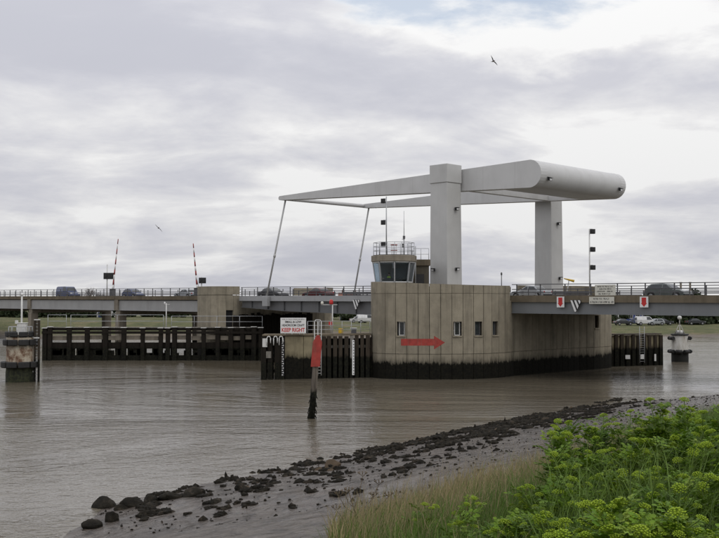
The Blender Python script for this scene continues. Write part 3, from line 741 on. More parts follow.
# ------------------------------------------------------------------ towers and balance frame
W_T = 2 * CM
def floodlight(parent, centre, nrm, s=0.72):
    n_ = Vector(nrm).normalized(); sd = n_.cross(UV).normalized(); c0 = Vector(centre)
    mb = MB(); mb.frame(c0 + n_ * 0.10 - sd * 0.26 * s - UV * 0.2 * s, sd * 0.52 * s, n_ * 0.26 * s, UV * 0.36 * s); mb.frame(c0 + n_ * 0.08 - sd * 0.3 * s + UV * 0.162 * s, sd * 0.6 * s, n_ * 0.42 * s, UV * 0.05 * s)
    o = mb.build('floodlight', BLACK, parent)
    mb = MB(); mb.frame(c0 - sd * 0.05, sd * 0.1, n_ * 0.10, UV * 0.1); mb.frame(c0 - sd * 0.16 - UV * 0.14, sd * 0.32, n_ * 0.03, UV * 0.3); mb.build('bracket', RAIL_G, o)
    mb = MB(); mb.frame(c0 + n_ * (0.10 + 0.26 * s) - sd * 0.2 * s - UV * 0.14 * s, sd * 0.4 * s, n_ * 0.012, UV * 0.26 * s); mb.build('lens', LAMPW, o)
def tower(label, c0, lights):
    t_ = thing('bridge_tower', label, 'tower', B(0, c0, 7.45), 'towers of the lifting bridge')
    mb = MB(); w0, w1 = 1.13, 1.06; zt = 18.65
    vs = [B(sx_ * w0, c0 + sy_ * w0, 7.452) for sx_, sy_ in ((-1, -1), (1, -1), (1, 1), (-1, 1))] + [B(sx_ * w1, c0 + sy_ * w1, zt) for sx_, sy_ in ((-1, -1), (1, -1), (1, 1), (-1, 1))]
    mb.add(vs, [(3, 2, 1, 0), (4, 5, 6, 7), (0, 1, 5, 4), (1, 2, 6, 5), (2, 3, 7, 6), (3, 0, 4, 7)]); mb.build('column', TOWER, t_, 0.03)
    mb = MB(); mb.box(B(0, c0, 19.57), (2.26, 2.26, 1.82), BR); mb.build('cap', TOWER, t_, 0.04)
    for face, along_, z in lights:
        if face == 'L': floodlight(t_, B(along_, c0 - 1.11, z), -CV)
        else: floodlight(t_, B(1.11, c0 + along_, z), BV)
    return t_
tower('near pale grey tower of the lifting bridge, beside the control cabin', 0.0, (('R', 0.15, 16.1), ('L', -0.55, 10.15), ('R', 0.2, 10.2)))
tower('far pale grey tower of the lifting bridge, under the counterweight', W_T, (('R', 0.1, 15.6), ('R', 0.35, 9.6)))
bal = thing('balance_frame', 'pale grey overhead balance beams with rounded counterweight and slanting hanger rods', 'balance beam', B(0, CM, 18.8))
BT, BK, RK = -26.65, 9.10, 1.31
CA = 1.78                                                        # the beams hang just inside the towers
def hh_arm(x): return 0.25 + (x - BT) / (BK - BT) * (RK - 0.25)
def ctr_arm(x): return 19.26 + (x - BT) / (BK - BT) * (18.96 - 19.26)
for c0 in (CA, W_T - CA):
    pts = [(BT, ctr_arm(BT) + 0.25)]
    top = [(x, ctr_arm(x) + hh_arm(x)) for x in (BT, 0, BK)]
    arc = [(BK + RK * math.sin(a), ctr_arm(BK) + RK * math.cos(a)) for a in np.linspace(0.12, math.pi - 0.12, 14)]
    bot = [(x, ctr_arm(x) - hh_arm(x)) for x in (BK, 0, BT)]
    tip = [(BT - 0.25 * math.sin(a), ctr_arm(BT) - 0.25 * math.cos(a)) for a in np.linspace(0.3, math.pi - 0.3, 6)]
    prof = top + arc + bot + tip
    mb = MB(); mb.prism([B(x, c0 - 0.48, z) for x, z in prof], CV * 0.96); o = mb.build('balance_beam', ARM, bal, 0.015)
for c0, sd in ((CA, -1), (W_T - CA, 1)):
    for x in (-21.5, -16.2, -10.9, -5.6, 3.6, 7.4):
        mb = MB(); hh_ = hh_arm(x) - 0.02; y0 = c0 + sd * 0.481; mb.frame(B(x, min(y0, y0 + sd * 0.006), ctr_arm(x) - hh_), BV * 0.035, CV * 0.006, (0, 0, 2 * hh_)); mb.build('plate_seam', TOWER, bal)
mb = MB(); mb.tube(B(BT + 0.02, CA + 0.482, ctr_arm(BT)), B(BT + 0.02, W_T - CA - 0.482, ctr_arm(BT)), 0.24, 0.24, 20); mb.build('tip_tube', ARM, bal)
KB = 5.4                                                         # front of the counterweight box
prof = [(KB, ctr_arm(KB) + hh_arm(KB) - 0.02), (BK, ctr_arm(BK) + RK - 0.02)] + [(BK + (RK - 0.02) * math.sin(a), ctr_arm(BK) + (RK - 0.02) * math.cos(a)) for a in np.linspace(0.05, math.pi - 0.05, 30)] + [(BK, ctr_arm(BK) - RK + 0.02), (KB, ctr_arm(KB) - hh_arm(KB) + 0.02)]
mb = MB(); mb.prism([B(x, CA + 0.483, z) for x, z in prof], CV * (W_T - 2 * CA - 0.966)); o = mb.build('counterweight', ARM, bal)
for pgn in o.data.polygons:
    if len(pgn.vertices) == 4: pgn.use_smooth = True
o.data.update()
em = o.modifiers.new('split', 'EDGE_SPLIT'); em.split_angle = R(30)
xb_ = onc(470, 190, CA + 0.5)[0]; mb = MB(); mb.frame(B(xb_ - 0.3, CA + 0.482, ctr_arm(xb_) - hh_arm(xb_) + 0.03), BV * 0.6, CV * (W_T - 2 * CA - 0.964), (0, 0, 0.5)); mb.build('cross_beam', ARM, bal)
floodlight(bal, B(BK + 1.22, CA + 0.75, ctr_arm(BK) - 0.45), BV - UV * 0.3, 0.8)
floodlight(bal, B(BK + 1.22, W_T - CA - 0.75, ctr_arm(BK) - 0.45), BV - UV * 0.3, 0.8)
rb, rz = onc(266.5, 298, CN - 0.5)
for c0, cc in ((CA, CN - 0.5), (W_T - CA, CF - 0.35)):
    mb = MB(); sd = -1 if c0 < CM else 1; mb.tube(B(0, c0 + sd * 0.482, ctr_arm(0)), B(0, c0 + sd * 0.75, ctr_arm(0)), 0.35, 0.35, 18); mb.build('pivot_axle', TOWER, bal)
    mb = MB(); a = B(BT + 0.5, c0, ctr_arm(BT) - 0.2); q = B(rb, cc, dz(rb) - 0.2)
    mb.tube(a, q, 0.105, 0.105, 12); m2 = a.lerp(q, 0.57); mb.tube(m2 - (q - a).normalized() * 0.2, m2 + (q - a).normalized() * 0.2, 0.15, 0.15, 12); mb.build('hanger_rod', TOWER, bal)
    mb = MB(); sg = -1 if c0 < CM else 1
    mb.frame(B(rb - 0.55, min(cc - 0.25, cc + 0.25), dz(rb) - 1.25), BV * 0.95, CV * 0.49, (0, 0, 1.2)); mb.build('hanger_bracket', LEAF_E, leaf, 0.04)
    mb = MB(); mb.tube(a + BV * 0.25 + UV * 0.05, a + BV * 1.3 - UV * 0.16, 0.02, 0.02, 6); mb.tube(a + BV * 1.3 - UV * 0.16, a + BV * 1.9 + UV * 0.12, 0.02, 0.02, 6); mb.build('cable', RAIL_D, bal)

# ------------------------------------------------------------------ control cabin on the pier
cab_c = Vector((3.22, 95.05, 7.452))
cab = thing('control_cabin', 'glazed control cabin with concrete roof slab on the left end of the main pier', 'cabin', cab_c)
NS = 8; A0 = 0.0
def octo(r, z, n=NS): return [Vector((cab_c.x + r * math.cos(A0 + 2 * math.pi * k / n), cab_c.y + r * math.sin(A0 + 2 * math.pi * k / n), z)) for k in range(n)]
ZW0, ZW1, ZR = 8.80, 10.74, 11.32
def loft(mb, a, q):
    n = len(a); mb.add(a + q, [tuple(reversed(range(n))), tuple(range(n, 2 * n))] + [(i, (i + 1) % n, n + (i + 1) % n, n + i) for i in range(n)])
mb = MB(); loft(mb, octo(1.70, 7.453), octo(1.70, ZW0)); mb.build('base_wall', CONC, cab)
mb = MB(); loft(mb, octo(2.14, ZW1 + 0.002), octo(2.14, ZR)); mb.build('roof_slab', CONC_C, cab, 0.04)
mb = MB(); loft(mb, octo(1.95, ZR + 0.001), octo(1.95, ZR + 0.06)); mb.build('roof_felt', ASPH, cab)
lo, hi = octo(1.70, ZW0 + 0.002), octo(1.98, ZW1)
for k in range(NS):
    mb = MB(); mb.beam(lo[k], hi[k], 0.11, 0.11, (hi[k] - Vector((cab_c.x, cab_c.y, hi[k].z)))); mb.build('mullion', RAIL_G, cab)
    k2 = (k + 1) % NS; mid = (lo[k] + lo[k2]) / 2; out = (mid - Vector((cab_c.x, cab_c.y, mid.z))).normalized()
    fr = MB(); fr.beam(lo[k].lerp(lo[k2], 0.06) + UV * 0.05, lo[k].lerp(lo[k2], 0.94) + UV * 0.05, 0.07, 0.09); fr.beam(hi[k].lerp(hi[k2], 0.06) - UV * 0.05, hi[k].lerp(hi[k2], 0.94) - UV * 0.05, 0.07, 0.09)
    wo_ = fr.build('window', STEEL_W, cab)
    mt = GLASS
    q = [lo[k].lerp(lo[k2], 0.06) + UV * 0.1, lo[k].lerp(lo[k2], 0.94) + UV * 0.1, hi[k].lerp(hi[k2], 0.94) - UV * 0.1, hi[k].lerp(hi[k2], 0.06) - UV * 0.1]
    if k in (0, 1, 2): mb = MB(); mb.prism([v - out * 0.05 for v in q], out * 0.08); mb.build('rear_panel', GIRD_L, wo_); continue
    mb = MB(); mb.prism([v - out * 0.01 for v in q], out * 0.012); mb.build('pane', mt, wo_)
mb = MB(); mb.box(cab_c + Vector((-0.2, -1.1, 1.0 + 0.72)), (1.9, 0.5, 0.12)); mb.box(cab_c + Vector((-0.2, -1.1, 1.52)), (1.7, 0.35, 0.3)); mb.build('console', RAIL_D, cab)
mb = MB(); mb.box(cab_c + Vector((0.5, 1.15, 2.2)), (1.4, 0.4, 1.1)); mb.build('cupboard', GIRD, cab)
# roof railing
rr = octo(1.9, ZR + 0.06)
rrl = MB()
for k in range(NS):
    a, q = rr[k], rr[(k + 1) % NS]
    for f in (0, 0.5):
        pt = a.lerp(q, f); mb = MB(); mb.tube(pt, pt + UV * 1.15, 0.028, 0.028, 6); mb.build('railing_post', RAIL_G, cab)
    for z in (0.4, 0.78, 1.15):
        rrl.tube(a + UV * z, q + UV * z, 0.024, 0.024, 6)
rrl.build('railing_rails', RAIL_G, cab)
# stair lobby behind the cabin
lob = thing('stair_lobby', 'small dark lobby with a doorway between the control cabin and the near tower', 'building', Vector((5.85, 97.6, 7.452)))
mb = MB(); mb.box((5.85, 97.9, 8.95), (1.55, 2.2, 2.99)); mb.build('wall', CONC_D, lob)
mb = MB(); mb.box((5.85, 97.9, 10.75), (1.8, 2.5, 0.6)); mb.build('roof_slab', CONC_F, lob, 0.03)
mb = MB(); mb.box((5.75, 96.78, 8.6), (0.8, 0.04, 2.1)); mb.build('door', BLACK, lob)
for x, z1 in ((5.05, 11.9), (5.32, 12.3)):
    mb = MB(); mb.tube((x, 96.6, 7.46), (x, 96.6, z1), 0.05, 0.05, 8); mb.build('vent_pipe', RAIL_G, lob)
for x in (5.1, 5.85, 6.6):
    mb = MB(); mb.tube((x, 96.9, 11.05), (x, 96.9, 12.1), 0.025, 0.025, 6); mb.build('railing_post', RAIL_G, lob)
mb = MB()
for z in (11.55, 12.1): mb.tube((5.1, 96.9, z), (6.6, 96.9, z), 0.022, 0.022, 6)
mb.build('railing_rails', RAIL_G, lob)
# masts on the roof
def signal_mast(label, base, ztop, heads, side, rad=0.06, mat=RAIL_G):
    t_ = thing('signal_mast', label, 'signal mast', base)
    mb = MB(); bs = Vector(base); mb.tube(bs, (bs.x, bs.y, ztop), rad, rad * 0.8, 10); mb.lathe(bs, [(0.16, 0), (0.16, 0.03)], 12); mb.build('pole', mat, t_)
    for z in heads:
        mb = MB(); cpt = Vector((bs.x, bs.y, z)) + Vector(side) * 0.30
        mb.box(cpt, (0.44, 0.36, 0.42)); o = mb.build('signal_head', BLACK, t_, 0.02)
        mb = MB(); mb.tube(cpt + Vector((0, -0.181, 0)), cpt + Vector((0, -0.24, 0)), 0.13, 0.13, 14); mb.build('lens_hood', BLACK, o)
        mb = MB(); mb.beam((bs.x, bs.y, z + 0.23), cpt + UV * 0.23, 0.05, 0.03); mb.build('arm', mat, o)
    return t_
g = ony(386.4, 252, 95.0)
signal_mast('grey mast with three black signal boxes on the control cabin roof', (g.x, 95.0, ZR + 0.06), ony(386.4, 196.5, 95).z, [ony(386, y, 95).z for y in (201, 222.5, 244.5)], (-1, 0, 0))
g = ony(404, 252, 95.2)
an = thing('radio_mast', 'thin antenna mast with small aerials on the control cabin roof', 'antenna', (g.x, 95.2, ZR + 0.06))
mb = MB(); mb.tube((g.x, 95.2, ZR + 0.06), (g.x, 95.2, 13.3), 0.06, 0.05, 8); mb.tube((g.x, 95.2, 13.3), (g.x, 95.2, ony(404, 211, 95.2).z), 0.03, 0.02, 8); mb.build('pole', RAIL_G, an)
mb = MB(); mb.box((g.x - 0.12, 95.2, 12.3), (0.2, 0.14, 0.35)); mb.box((g.x, 95.15, 13.05), (0.22, 0.14, 0.3)); mb.tube((g.x, 95.2, 12.8), (g.x - 0.2, 95.2, 12.9), 0.02, 0.02, 6); mb.build('aerial_box', RAIL_D, an)
g = ony(394, 252, 95.3)
fr_ = thing('red_rack', 'low red and white metal rack on the control cabin roof', 'rack', (g.x, 95.3, ZR + 0.06))
for z in (11.85, 12.35): mb = MB(); mb.box((g.x, 95.3, z), (0.62, 0.3, 0.07)); mb.build('bar', REDF, fr_)
for sx_ in (-0.22, 0.22): mb = MB(); mb.box((g.x + sx_, 95.3, 11.88), (0.05, 0.26, 0.99)); mb.build('leg', STEEL_W, fr_)
# operator
op_ = Vector((ony(389, 277, 94.6).x, 94.55, 7.90))
def person(label, at, face=0.0):
    V = {'pel': (0, 0, .95), 'wa': (0, 0, 1.10), 'ch': (0, 0.01, 1.32), 'nk': (0, 0, 1.50), 'hd0': (0, -.01, 1.58), 'hd1': (0, -.02, 1.68), 'hd2': (0, 0, 1.76)}
    Rr = {'pel': .15, 'wa': .135, 'ch': .15, 'nk': .06, 'hd0': .075, 'hd1': .095, 'hd2': .06}
    E = [('pel', 'wa'), ('wa', 'ch'), ('ch', 'nk'), ('nk', 'hd0'), ('hd0', 'hd1'), ('hd1', 'hd2')]
    for s_, sg in (('l', 1), ('r', -1)):
        for n_, q, r_ in (('sh', (.18 * sg, 0, 1.42), .065), ('el', (.25 * sg, -.05, 1.14), .048), ('wr', (.20 * sg, -.28, 1.05), .034), ('pa', (.185 * sg, -.35, 1.04), .036),
                          ('hp', (.09 * sg, 0, .88), .09), ('kn', (.10 * sg, -.02, .49), .06), ('an', (.10 * sg, .02, .09), .045), ('to', (.11 * sg, -.16, .04), .035)):
            V[n_ + s_] = q; Rr[n_ + s_] = r_
        E += [('ch', 'sh' + s_), ('sh' + s_, 'el' + s_), ('el' + s_, 'wr' + s_), ('wr' + s_, 'pa' + s_), ('pel', 'hp' + s_), ('hp' + s_, 'kn' + s_), ('kn' + s_, 'an' + s_), ('an' + s_, 'to' + s_)]
        for k, (dx, ln) in enumerate(((-.028, .085), (-.010, .10), (.010, .095), (.028, .075))):
            V['f%d%s' % (k, s_)] = (.185 * sg + dx, -.35 - ln * .7, 1.03); Rr['f%d%s' % (k, s_)] = .008
            V['g%d%s' % (k, s_)] = (.185 * sg + dx, -.35 - ln, 1.005); Rr['g%d%s' % (k, s_)] = .007
            E += [('pa' + s_, 'f%d%s' % (k, s_)), ('f%d%s' % (k, s_), 'g%d%s' % (k, s_))]
        V['t' + s_] = (.185 * sg - .05 * sg, -.37, 1.03); Rr['t' + s_] = .009; E.append(('pa' + s_, 't' + s_))
    keys = list(V); me = bpy.data.meshes.new('person')
    me.from_pydata([V[k] for k in keys], [(keys.index(a), keys.index(q)) for a, q in E], [])
    o = link('person', me); o.location = at; o.rotation_euler = (0, 0, face); OFF[o.name] = Vector((0, 0, 0))
    md = o.modifiers.new('skin', 'SKIN'); md.use_smooth_shade = True
    for k, sv in zip(keys, me.skin_vertices[0].data): sv.radius = (Rr[k], Rr[k]); sv.use_root = (k == 'pel')
    o.modifiers.new('sub', 'SUBSURF').levels = 1; o.modifiers['sub'].render_levels = 2
    m_, t_, p_ = new_mat('person skin and dark clothes'); b_ = NB(t_); setp(p_, 0.7)
    tc_ = b_.n('ShaderNodeTexCoord'); sp_ = b_.n('ShaderNodeSeparateXYZ'); b_.l(tc_.outputs['Object'], sp_.inputs[0])
    up = b_.m('GREATER_THAN', sp_.outputs[2], 1.49); hand = b_.m('LESS_THAN', sp_.outputs[1], -0.27); low = b_.m('GREATER_THAN', sp_.outputs[2], 0.8)
    b_.l(b_.mix(b_.m('MAXIMUM', up, b_.m('MULTIPLY', hand, low)), (0.02, 0.025, 0.05), (0.50, 0.30, 0.22)), p_.inputs['Base Color']); me.materials.append(m_)
    tag(o, label, 'person')
    mb = MB(); prof = [(.165, .92), (.175, 1.05), (.185, 1.22), (.19, 1.36), (.15, 1.46), (.085, 1.50)]
    mb.lathe((0, 0, 0), [(r_ , z) for r_, z in prof], 18); me2 = mb.mesh('vest', HIVIS)
    for v in me2.vertices: v.co.y *= 0.8; v.co.x *= 1.15
    link('vest', me2, o)
    mb = MB(); mb.lathe((0, 0.012, 0), [(.088, 1.665), (.10, 1.71), (.095, 1.76), (.06, 1.80), (.015, 1.815)], 14); link('hair', mb.mesh('hair', HAIR), o)
    mb = MB()
    for sg in (-1, 1): mb.box((0.035 * sg, -0.108, 1.685), (0.018, 0.014, 0.012)); 
    link('eyes', mb.mesh('eyes', BLK_T), o)
    mb = MB(); mb.prism([(-0.014, -0.10, 1.645), (0.014, -0.10, 1.645), (0, -0.10, 1.685)], (0, -0.03, 0)); link('nose', mb.mesh('nose', SKIN), o)
    return o
mb = MB(); mb.box((op_.x, op_.y + 0.05, 7.68), (1.4, 1.2, 0.44)); mb.build('floor_step', RAIL_D, cab)
person('person in a bright yellow hi-vis vest behind the control cabin glass', (op_.x, op_.y, 7.90), R(-12))

# ------------------------------------------------------------------ timber jetty and fenders
def pile_row(parent, pts, ztop, w_, mat, zb=-3.0, cap=None, name='pile', lean=0.0):
    for (x, y) in pts:
        zt = ztop + random.uniform(-0.08, 0.08); ww = w_ * random.uniform(0.9, 1.1)
        mb = MB(); mb.frame((x - ww / 2 + random.uniform(-lean, lean), y - ww / 2, zb), (ww, 0, 0), (0, ww, 0), (random.uniform(-.05, .05), 0, zt - zb)); o = mb.build(name, mat, parent, 0.02)
        if cap: mb = MB(); mb.box((x, y, zt + 0.04), (ww + 0.16, ww + 0.16, 0.07)); mb.build('pile_cap', cap, o)
YJ = 122.2
def XJ(px, y=YJ): return (px - 359.5) / F * y
jet = thing('timber_jetty', 'long dark timber jetty with pale pile caps below the left approach', 'jetty', (XJ(150), YJ + 1, 0))
pj = [45.5, 50.5, 69.5, 87.6, 106, 124.4, 143, 161, 168, 175, 189, 204, 218, 231, 243, 254, 261]
pile_row(jet, [(XJ(q), YJ) for q in pj], 3.92, 0.50, TIMB_B, cap=STEEL_W)
pile_row(jet, [(XJ(q, YJ + 2.0) , YJ + 2.0) for q in pj[::2]], 3.6, 0.45, TIMB_B)
mb = MB(); mb.frame((XJ(43), YJ + 0.28, 3.58), (XJ(262) - XJ(43), 0, 0), (0, 1.9, 0), (0, 0, 0.30)); mb.build('cap_beam', TIMB_B, jet)
x = XJ(43)
while x < XJ(262) - 0.3: mb = MB(); mb.frame((x, YJ + 0.22, 3.885), (0.55, 0, 0), (0, 2.0, 0), (0, 0, 0.06 + random.uniform(0, .02))); mb.build('plank', TIMB_G, jet); x += 0.58
for i in range(len(pj) - 1):
    a, q = XJ(pj[i]) + 0.3, XJ(pj[i + 1]) - 0.3
    if q - a < 0.3: continue
    mb = MB(); mb.frame((a, YJ + 0.05 + random.uniform(0, .06), 2.45 + random.uniform(-.06, .06)), (q - a, 0, 0), (0, 0.2, 0), (0, 0, 0.50)); mb.build('waling', CONC_C, jet, 0.02)
for z0, z1, dy in ((1.40, 2.15, 0.12), (-0.6, 0.62, 0.12), (3.2, 3.5, -0.31)):
    mb = MB(); mb.frame((XJ(43), YJ + dy, z0), (XJ(262) - XJ(43), 0, 0), (0, 0.06 if dy < 0 else 0.14, 0), (0, 0, z1 - z0)); mb.build('long_waling', TIMB_B, jet)
for i in range(90):
    q = random.uniform(46, 258); x = XJ(q); mb = MB(); mb.frame((x, YJ + 0.27, -0.5), (random.uniform(.3, .9), 0, 0), (0, 0.08, 0), (0, 0, random.choice((1.4, 1.7, 2.0, 2.3)))); mb.build('sheeting_board', TIMB_B, jet)
def handrail(label, pts, h, step, mat, nr=2, r_=0.028, group=None):
    base = Vector(pts[0]); t_ = thing('handrail', label, 'railing', (base.x, base.y, base.z), group)
    pme = MB().tube((0, 0, 0), (0, 0, h), r_ * 1.15, r_ * 1.15, 6).mesh('post', mat)
    for i in range(len(pts) - 1):
        a, q = Vector(pts[i]), Vector(pts[i + 1]); n = max(1, round((q - a).length / step))
        for k in range(n + (1 if i == len(pts) - 2 else 0)): link('post', pme, t_, a.lerp(q, k / n) - base)
    for z in np.linspace(h, h * (1 / nr), nr):
        mb = MB(); mb.path([Vector(v) + UV * z for v in pts], r_, 6); mb.build('rail', mat, t_)
    return t_
zj = 3.95
handrail('pale grey handrail at the left end of the timber jetty', [(XJ(47), YJ + 0.5, zj), (XJ(65.5), YJ + 0.5, zj)], 1.5, 2.2, RAIL_G)
handrail('long pale grey handrail along the middle of the timber jetty', [(XJ(70), YJ + 0.5, zj), (XJ(163), YJ + 0.5, zj)], 1.5, 5.5, RAIL_G)
handrail('pale grey handrail of the jetty in front of the round pier', [(XJ(171), YJ + 0.5, zj), (XJ(262), YJ + 0.5, zj)], 1.35, 2.6, RAIL_G)
lpst = thing('navigation_light_post', 'short white light post standing on the timber jetty', 'light post', (XJ(165), YJ + 0.9, zj))
mb = MB(); mb.tube((XJ(165), YJ + 0.9, zj), (XJ(165), YJ + 0.9, 6.85), 0.07, 0.06, 10); mb.build('pole', STEEL_W, lpst)
mb = MB(); mb.beam((XJ(163.2), YJ + 0.9, 6.72), (XJ(168.5), YJ + 0.9, 6.72), 0.06, 0.05); mb.build('cross_arm', STEEL_W, lpst)
mb = MB(); mb.lathe((XJ(163.4), YJ + 0.9, 6.75), [(.08, 0), (.1, .05), (.1, .2), (.05, .26)], 10); mb.build('lamp', LAMPW, lpst)

# fender beside the main pier
FA, FB = (262.5, 91.9), (371.0, 94.6)
def fpt(px, back=0.0): d = FA[1] + (px - FA[0]) / (FB[0] - FA[0]) * (FB[1] - FA[1]); return Vector(((px - 359.5) / F * d, d + back))
fen = thing('pier_fender', 'fender wall of concrete and dark timber piles left of the main pier', 'fender', (*fpt(315, 0.8), 0))
ZF = 4.02
def fbox(p0, p1, z0, z1, f0=0.0, f1=0.3):
    a, q = fpt(p0, f0), fpt(p1, f0); e = Vector((q.x - a.x, q.y - a.y, 0)); mb = MB(); mb.frame((a.x, a.y, z0), e, (0, f1 - f0, 0), (0, 0, z1 - z0)); return mb
for p0, p1 in ((285.0, 303.4), (303.7, 321.6)): fbox(p0, p1, -3, ZF - 0.12, 0, 1.9).build('concrete_block', CONC_W, fen, 0.03)
fbox(262.5, 371, ZF - 0.1, ZF + 0.06, -0.12, 2.0).build('top_slab', CONC_F, fen, 0.02)
fbox(322, 377, -3, ZF - 0.4, 0.9, 1.2).build('back_wall', TIMB_B, fen); fbox(370.2, 374, -3, ZF - 0.3, 0.25, 0.85).build('end_pile', TIMB, fen)
fbox(322, 371, 2.75, 3.02, 0.30, 0.5).build('waling', TIMB_G, fen, 0.02)
fbox(322, 371, 1.1, 1.4, 0.30, 0.5).build('waling', TIMB, fen, 0.02)
for q in (324, 329.5, 335, 340.5, 346, 351.5, 357, 362.5, 367.5):
    v = fpt(q); pile_row(fen, [(v.x, v.y + 0.1)], ZF - 0.12, 0.36, TIMB if q != 351.5 else TIMB_G)
for q, zt in ((264, ZF - 0.2), (270.5, ZF - 0.25), (277, ZF - 0.2), (282, ZF - 0.5)):
    v = fpt(q); pile_row(fen, [(v.x, v.y + 0.1)], zt, 0.42, TIMB_B); pile_row(fen, [(v.x, v.y + 1.6)], zt, 0.42, TIMB_B)
fbox(262.8, 267.5, 2.95, 3.72, -0.18, -0.02).build('pale_plate', STEEL_W, fen)
fbox(266.5, 271.5, 1.95, 2.55, -0.18, -0.02).build('pale_plate', TIMB_G, fen)
for z in (2.7, 1.5, 0.6): fbox(262.5, 284.5, z, z + 0.3, 0.32, 0.5).build('brace', TIMB_B, fen)
for q0 in (267.3, 274, 279.5):                                    # hooped white grab rails on the nose
    a, q = fpt(q0, -0.25), fpt(q0 + 3.6, -0.25); mb = MB(); mb.path([(a.x, a.y, 3.1), (a.x, a.y, 3.75), (a.x * .7 + q.x * .3, a.y, 3.9), (a.x * .3 + q.x * .7, q.y, 3.9), (q.x, q.y, 3.75), (q.x, q.y, 3.3)], 0.045, 8); mb.build('grab_rail', STEEL_W, fen)
def gauge(px, y0, y1, wpx, nticks, label):
    a = fpt(px, -0.16); z1, z0 = ony(px, y0, a.y).z, ony(px, y1, a.y).z; w_ = wpx * a.y / F
    t_ = thing('tide_gauge', label, 'gauge board', (a.x, a.y, z0))
    mb = MB(); mb.box((a.x, a.y, (z0 + z1) / 2), (w_, 0.03, z1 - z0)); mb.build('board', SIGNW if nticks < 15 else BLK_T, t_)
    for k in range(nticks):
        z = z0 + (k + 0.5) * (z1 - z0) / nticks; mb = MB(); hgt = (z1 - z0) / nticks * 0.55
        if nticks >= 15:
            mb.box((a.x - w_ * 0.12, a.y - 0.02, z), (w_ * 0.55, 0.008, hgt * 0.34)); mb.box((a.x + (w_ * 0.2 if k % 2 else -w_ * 0.25), a.y - 0.0205, z), (w_ * 0.22, 0.008, hgt)); 
        else: mb.box((a.x + w_ * 0.15, a.y - 0.02, z), (w_ * 0.5, 0.008, hgt * 0.45))
        mb.build('mark', SIGNW if nticks >= 15 else BLK_T, t_)
gauge(283.2, 337.5, 376, 2.6, 17, 'white figured tide gauge strip on the nose of the pier fender')
gauge(353.3, 340, 375, 2.3, 12, 'white tide gauge board among the dark piles left of the main pier')
# cage ladder on the fender
lad = thing('ladder', 'pale ladder with tall looped handrails behind the red beacon post', 'ladder', (*fpt(318, -0.2), 0))
for q in (314.6, 318.0, 321.4):
    a = fpt(q, -0.22); mb = MB(); mb.tube((a.x, a.y, 0.3), (a.x, a.y, 5.22), 0.035, 0.035, 8); mb.build('stile', STEEL_W, lad)
a, q = fpt(314.6, -0.22), fpt(321.4, -0.22); mb = MB(); mb.path([(a.x, a.y, 5.22), (a.x + .12, a.y, 5.36), (q.x - .12, q.y, 5.36), (q.x, q.y, 5.22)], 0.035, 8); mb.build('hoop', STEEL_W, lad)
for k in range(14): z = 0.5 + 0.28 * k; mb = MB(); mb.tube((a.x, a.y, z), (q.x, q.y, z), 0.02, 0.02, 6); mb.build('rung', STEEL_W, lad)
a, q, e = fpt(307.5, 0.4), fpt(342, 0.4), fpt(370, 0.4)
handrail('pale grey three-bar handrail on top of the fender by the main pier', [(a.x, a.y, ZF + .06), (q.x, q.y, ZF + .06), (e.x, e.y, ZF + .06)], 1.15, 0.95, RAIL_G, 3, 0.024)
# KEEP RIGHT sign
a, q = fpt(280.7, -0.1), fpt(306.6, -0.1); zs0, zs1 = ony(290, 333.2, 92.3).z, ony(290, 317.8, 92.3).z
sg = thing('navigation_sign', 'white KEEP RIGHT board with red and black lettering on the fender', 'sign', ((a.x + q.x) / 2, a.y, ZF + .06))
cpt = Vector(((a.x + q.x) / 2, a.y - 0.05, (zs0 + zs1) / 2)); wS, hS = q.x - a.x, zs1 - zs0
mb = MB(); mb.box(cpt, (wS, 0.05, hS)); mb.build('board', SIGNW, sg, 0.01)
for f in (-0.32, -0.05, 0.25, 0.42): mb = MB(); mb.box((cpt.x + f * wS, cpt.y + 0.06, (ZF + .06 + zs1 - 0.1) / 2), (0.07, 0.05, zs1 - 0.1 - ZF - .06)); mb.build('post', STEEL_W, sg)
XV, NV = Vector((1, 0, 0)), Vector((0, -1, 0)); fc = cpt + NV * 0.026
scribble([(0.06, 0.94, 0.5)], sg, fc + UV * hS * 0.405, wS, hS * 0.12, XV, NV, BLK_T)
place_text('SMALL & LOW', wS * 0.64, hS * 0.145, BLK_T, sg, fc + UV * hS * 0.24, XV, NV)
place_text('HEADROOM CRAFT', wS * 0.88, hS * 0.145, BLK_T, sg, fc + UV * hS * 0.02, XV, NV)
place_text('KEEP RIGHT', wS * 0.90, hS * 0.27, RED, sg, fc - UV * hS * 0.28, XV, NV)
# red and yellow lights on the fender
a = fpt(332.2, 1.2); lt = thing('navigation_light_post', 'pale post with a red lamp and crossbar on the fender left of the main pier', 'light post', (a.x, a.y, ZF + .06))
zt = ony(332, 304.5, a.y).z
mb = MB(); mb.tube((a.x, a.y, ZF + .06), (a.x, a.y, zt), 0.06, 0.05, 10); mb.build('pole', STEEL_W, lt)
mb = MB(); mb.beam((a.x - 1.05, a.y, zt - 0.02), (a.x + 0.45, a.y, zt - 0.02), 0.07, 0.05); mb.build('crossbar', STEEL_W, lt)
mb = MB(); mb.lathe((a.x - 0.12, a.y, zt + 0.01), [(.15, 0), (.18, .08), (.18, .32), (.12, .42), (.04, .46)], 14); mb.build('red_lamp', RED, lt)
mb = MB(); mb.lathe((a.x - 0.97, a.y, zt + 0.01), [(.10, 0), (.13, .05), (.13, .2), (.06, .28)], 14); mb.build('pale_lamp', CREAMW, lt)
mb = MB(); mb.box((a.x - 0.2, a.y - 0.12, zt - 1.75), (0.3, 0.16, 0.32)); mb.build('red_box', RED, lt)
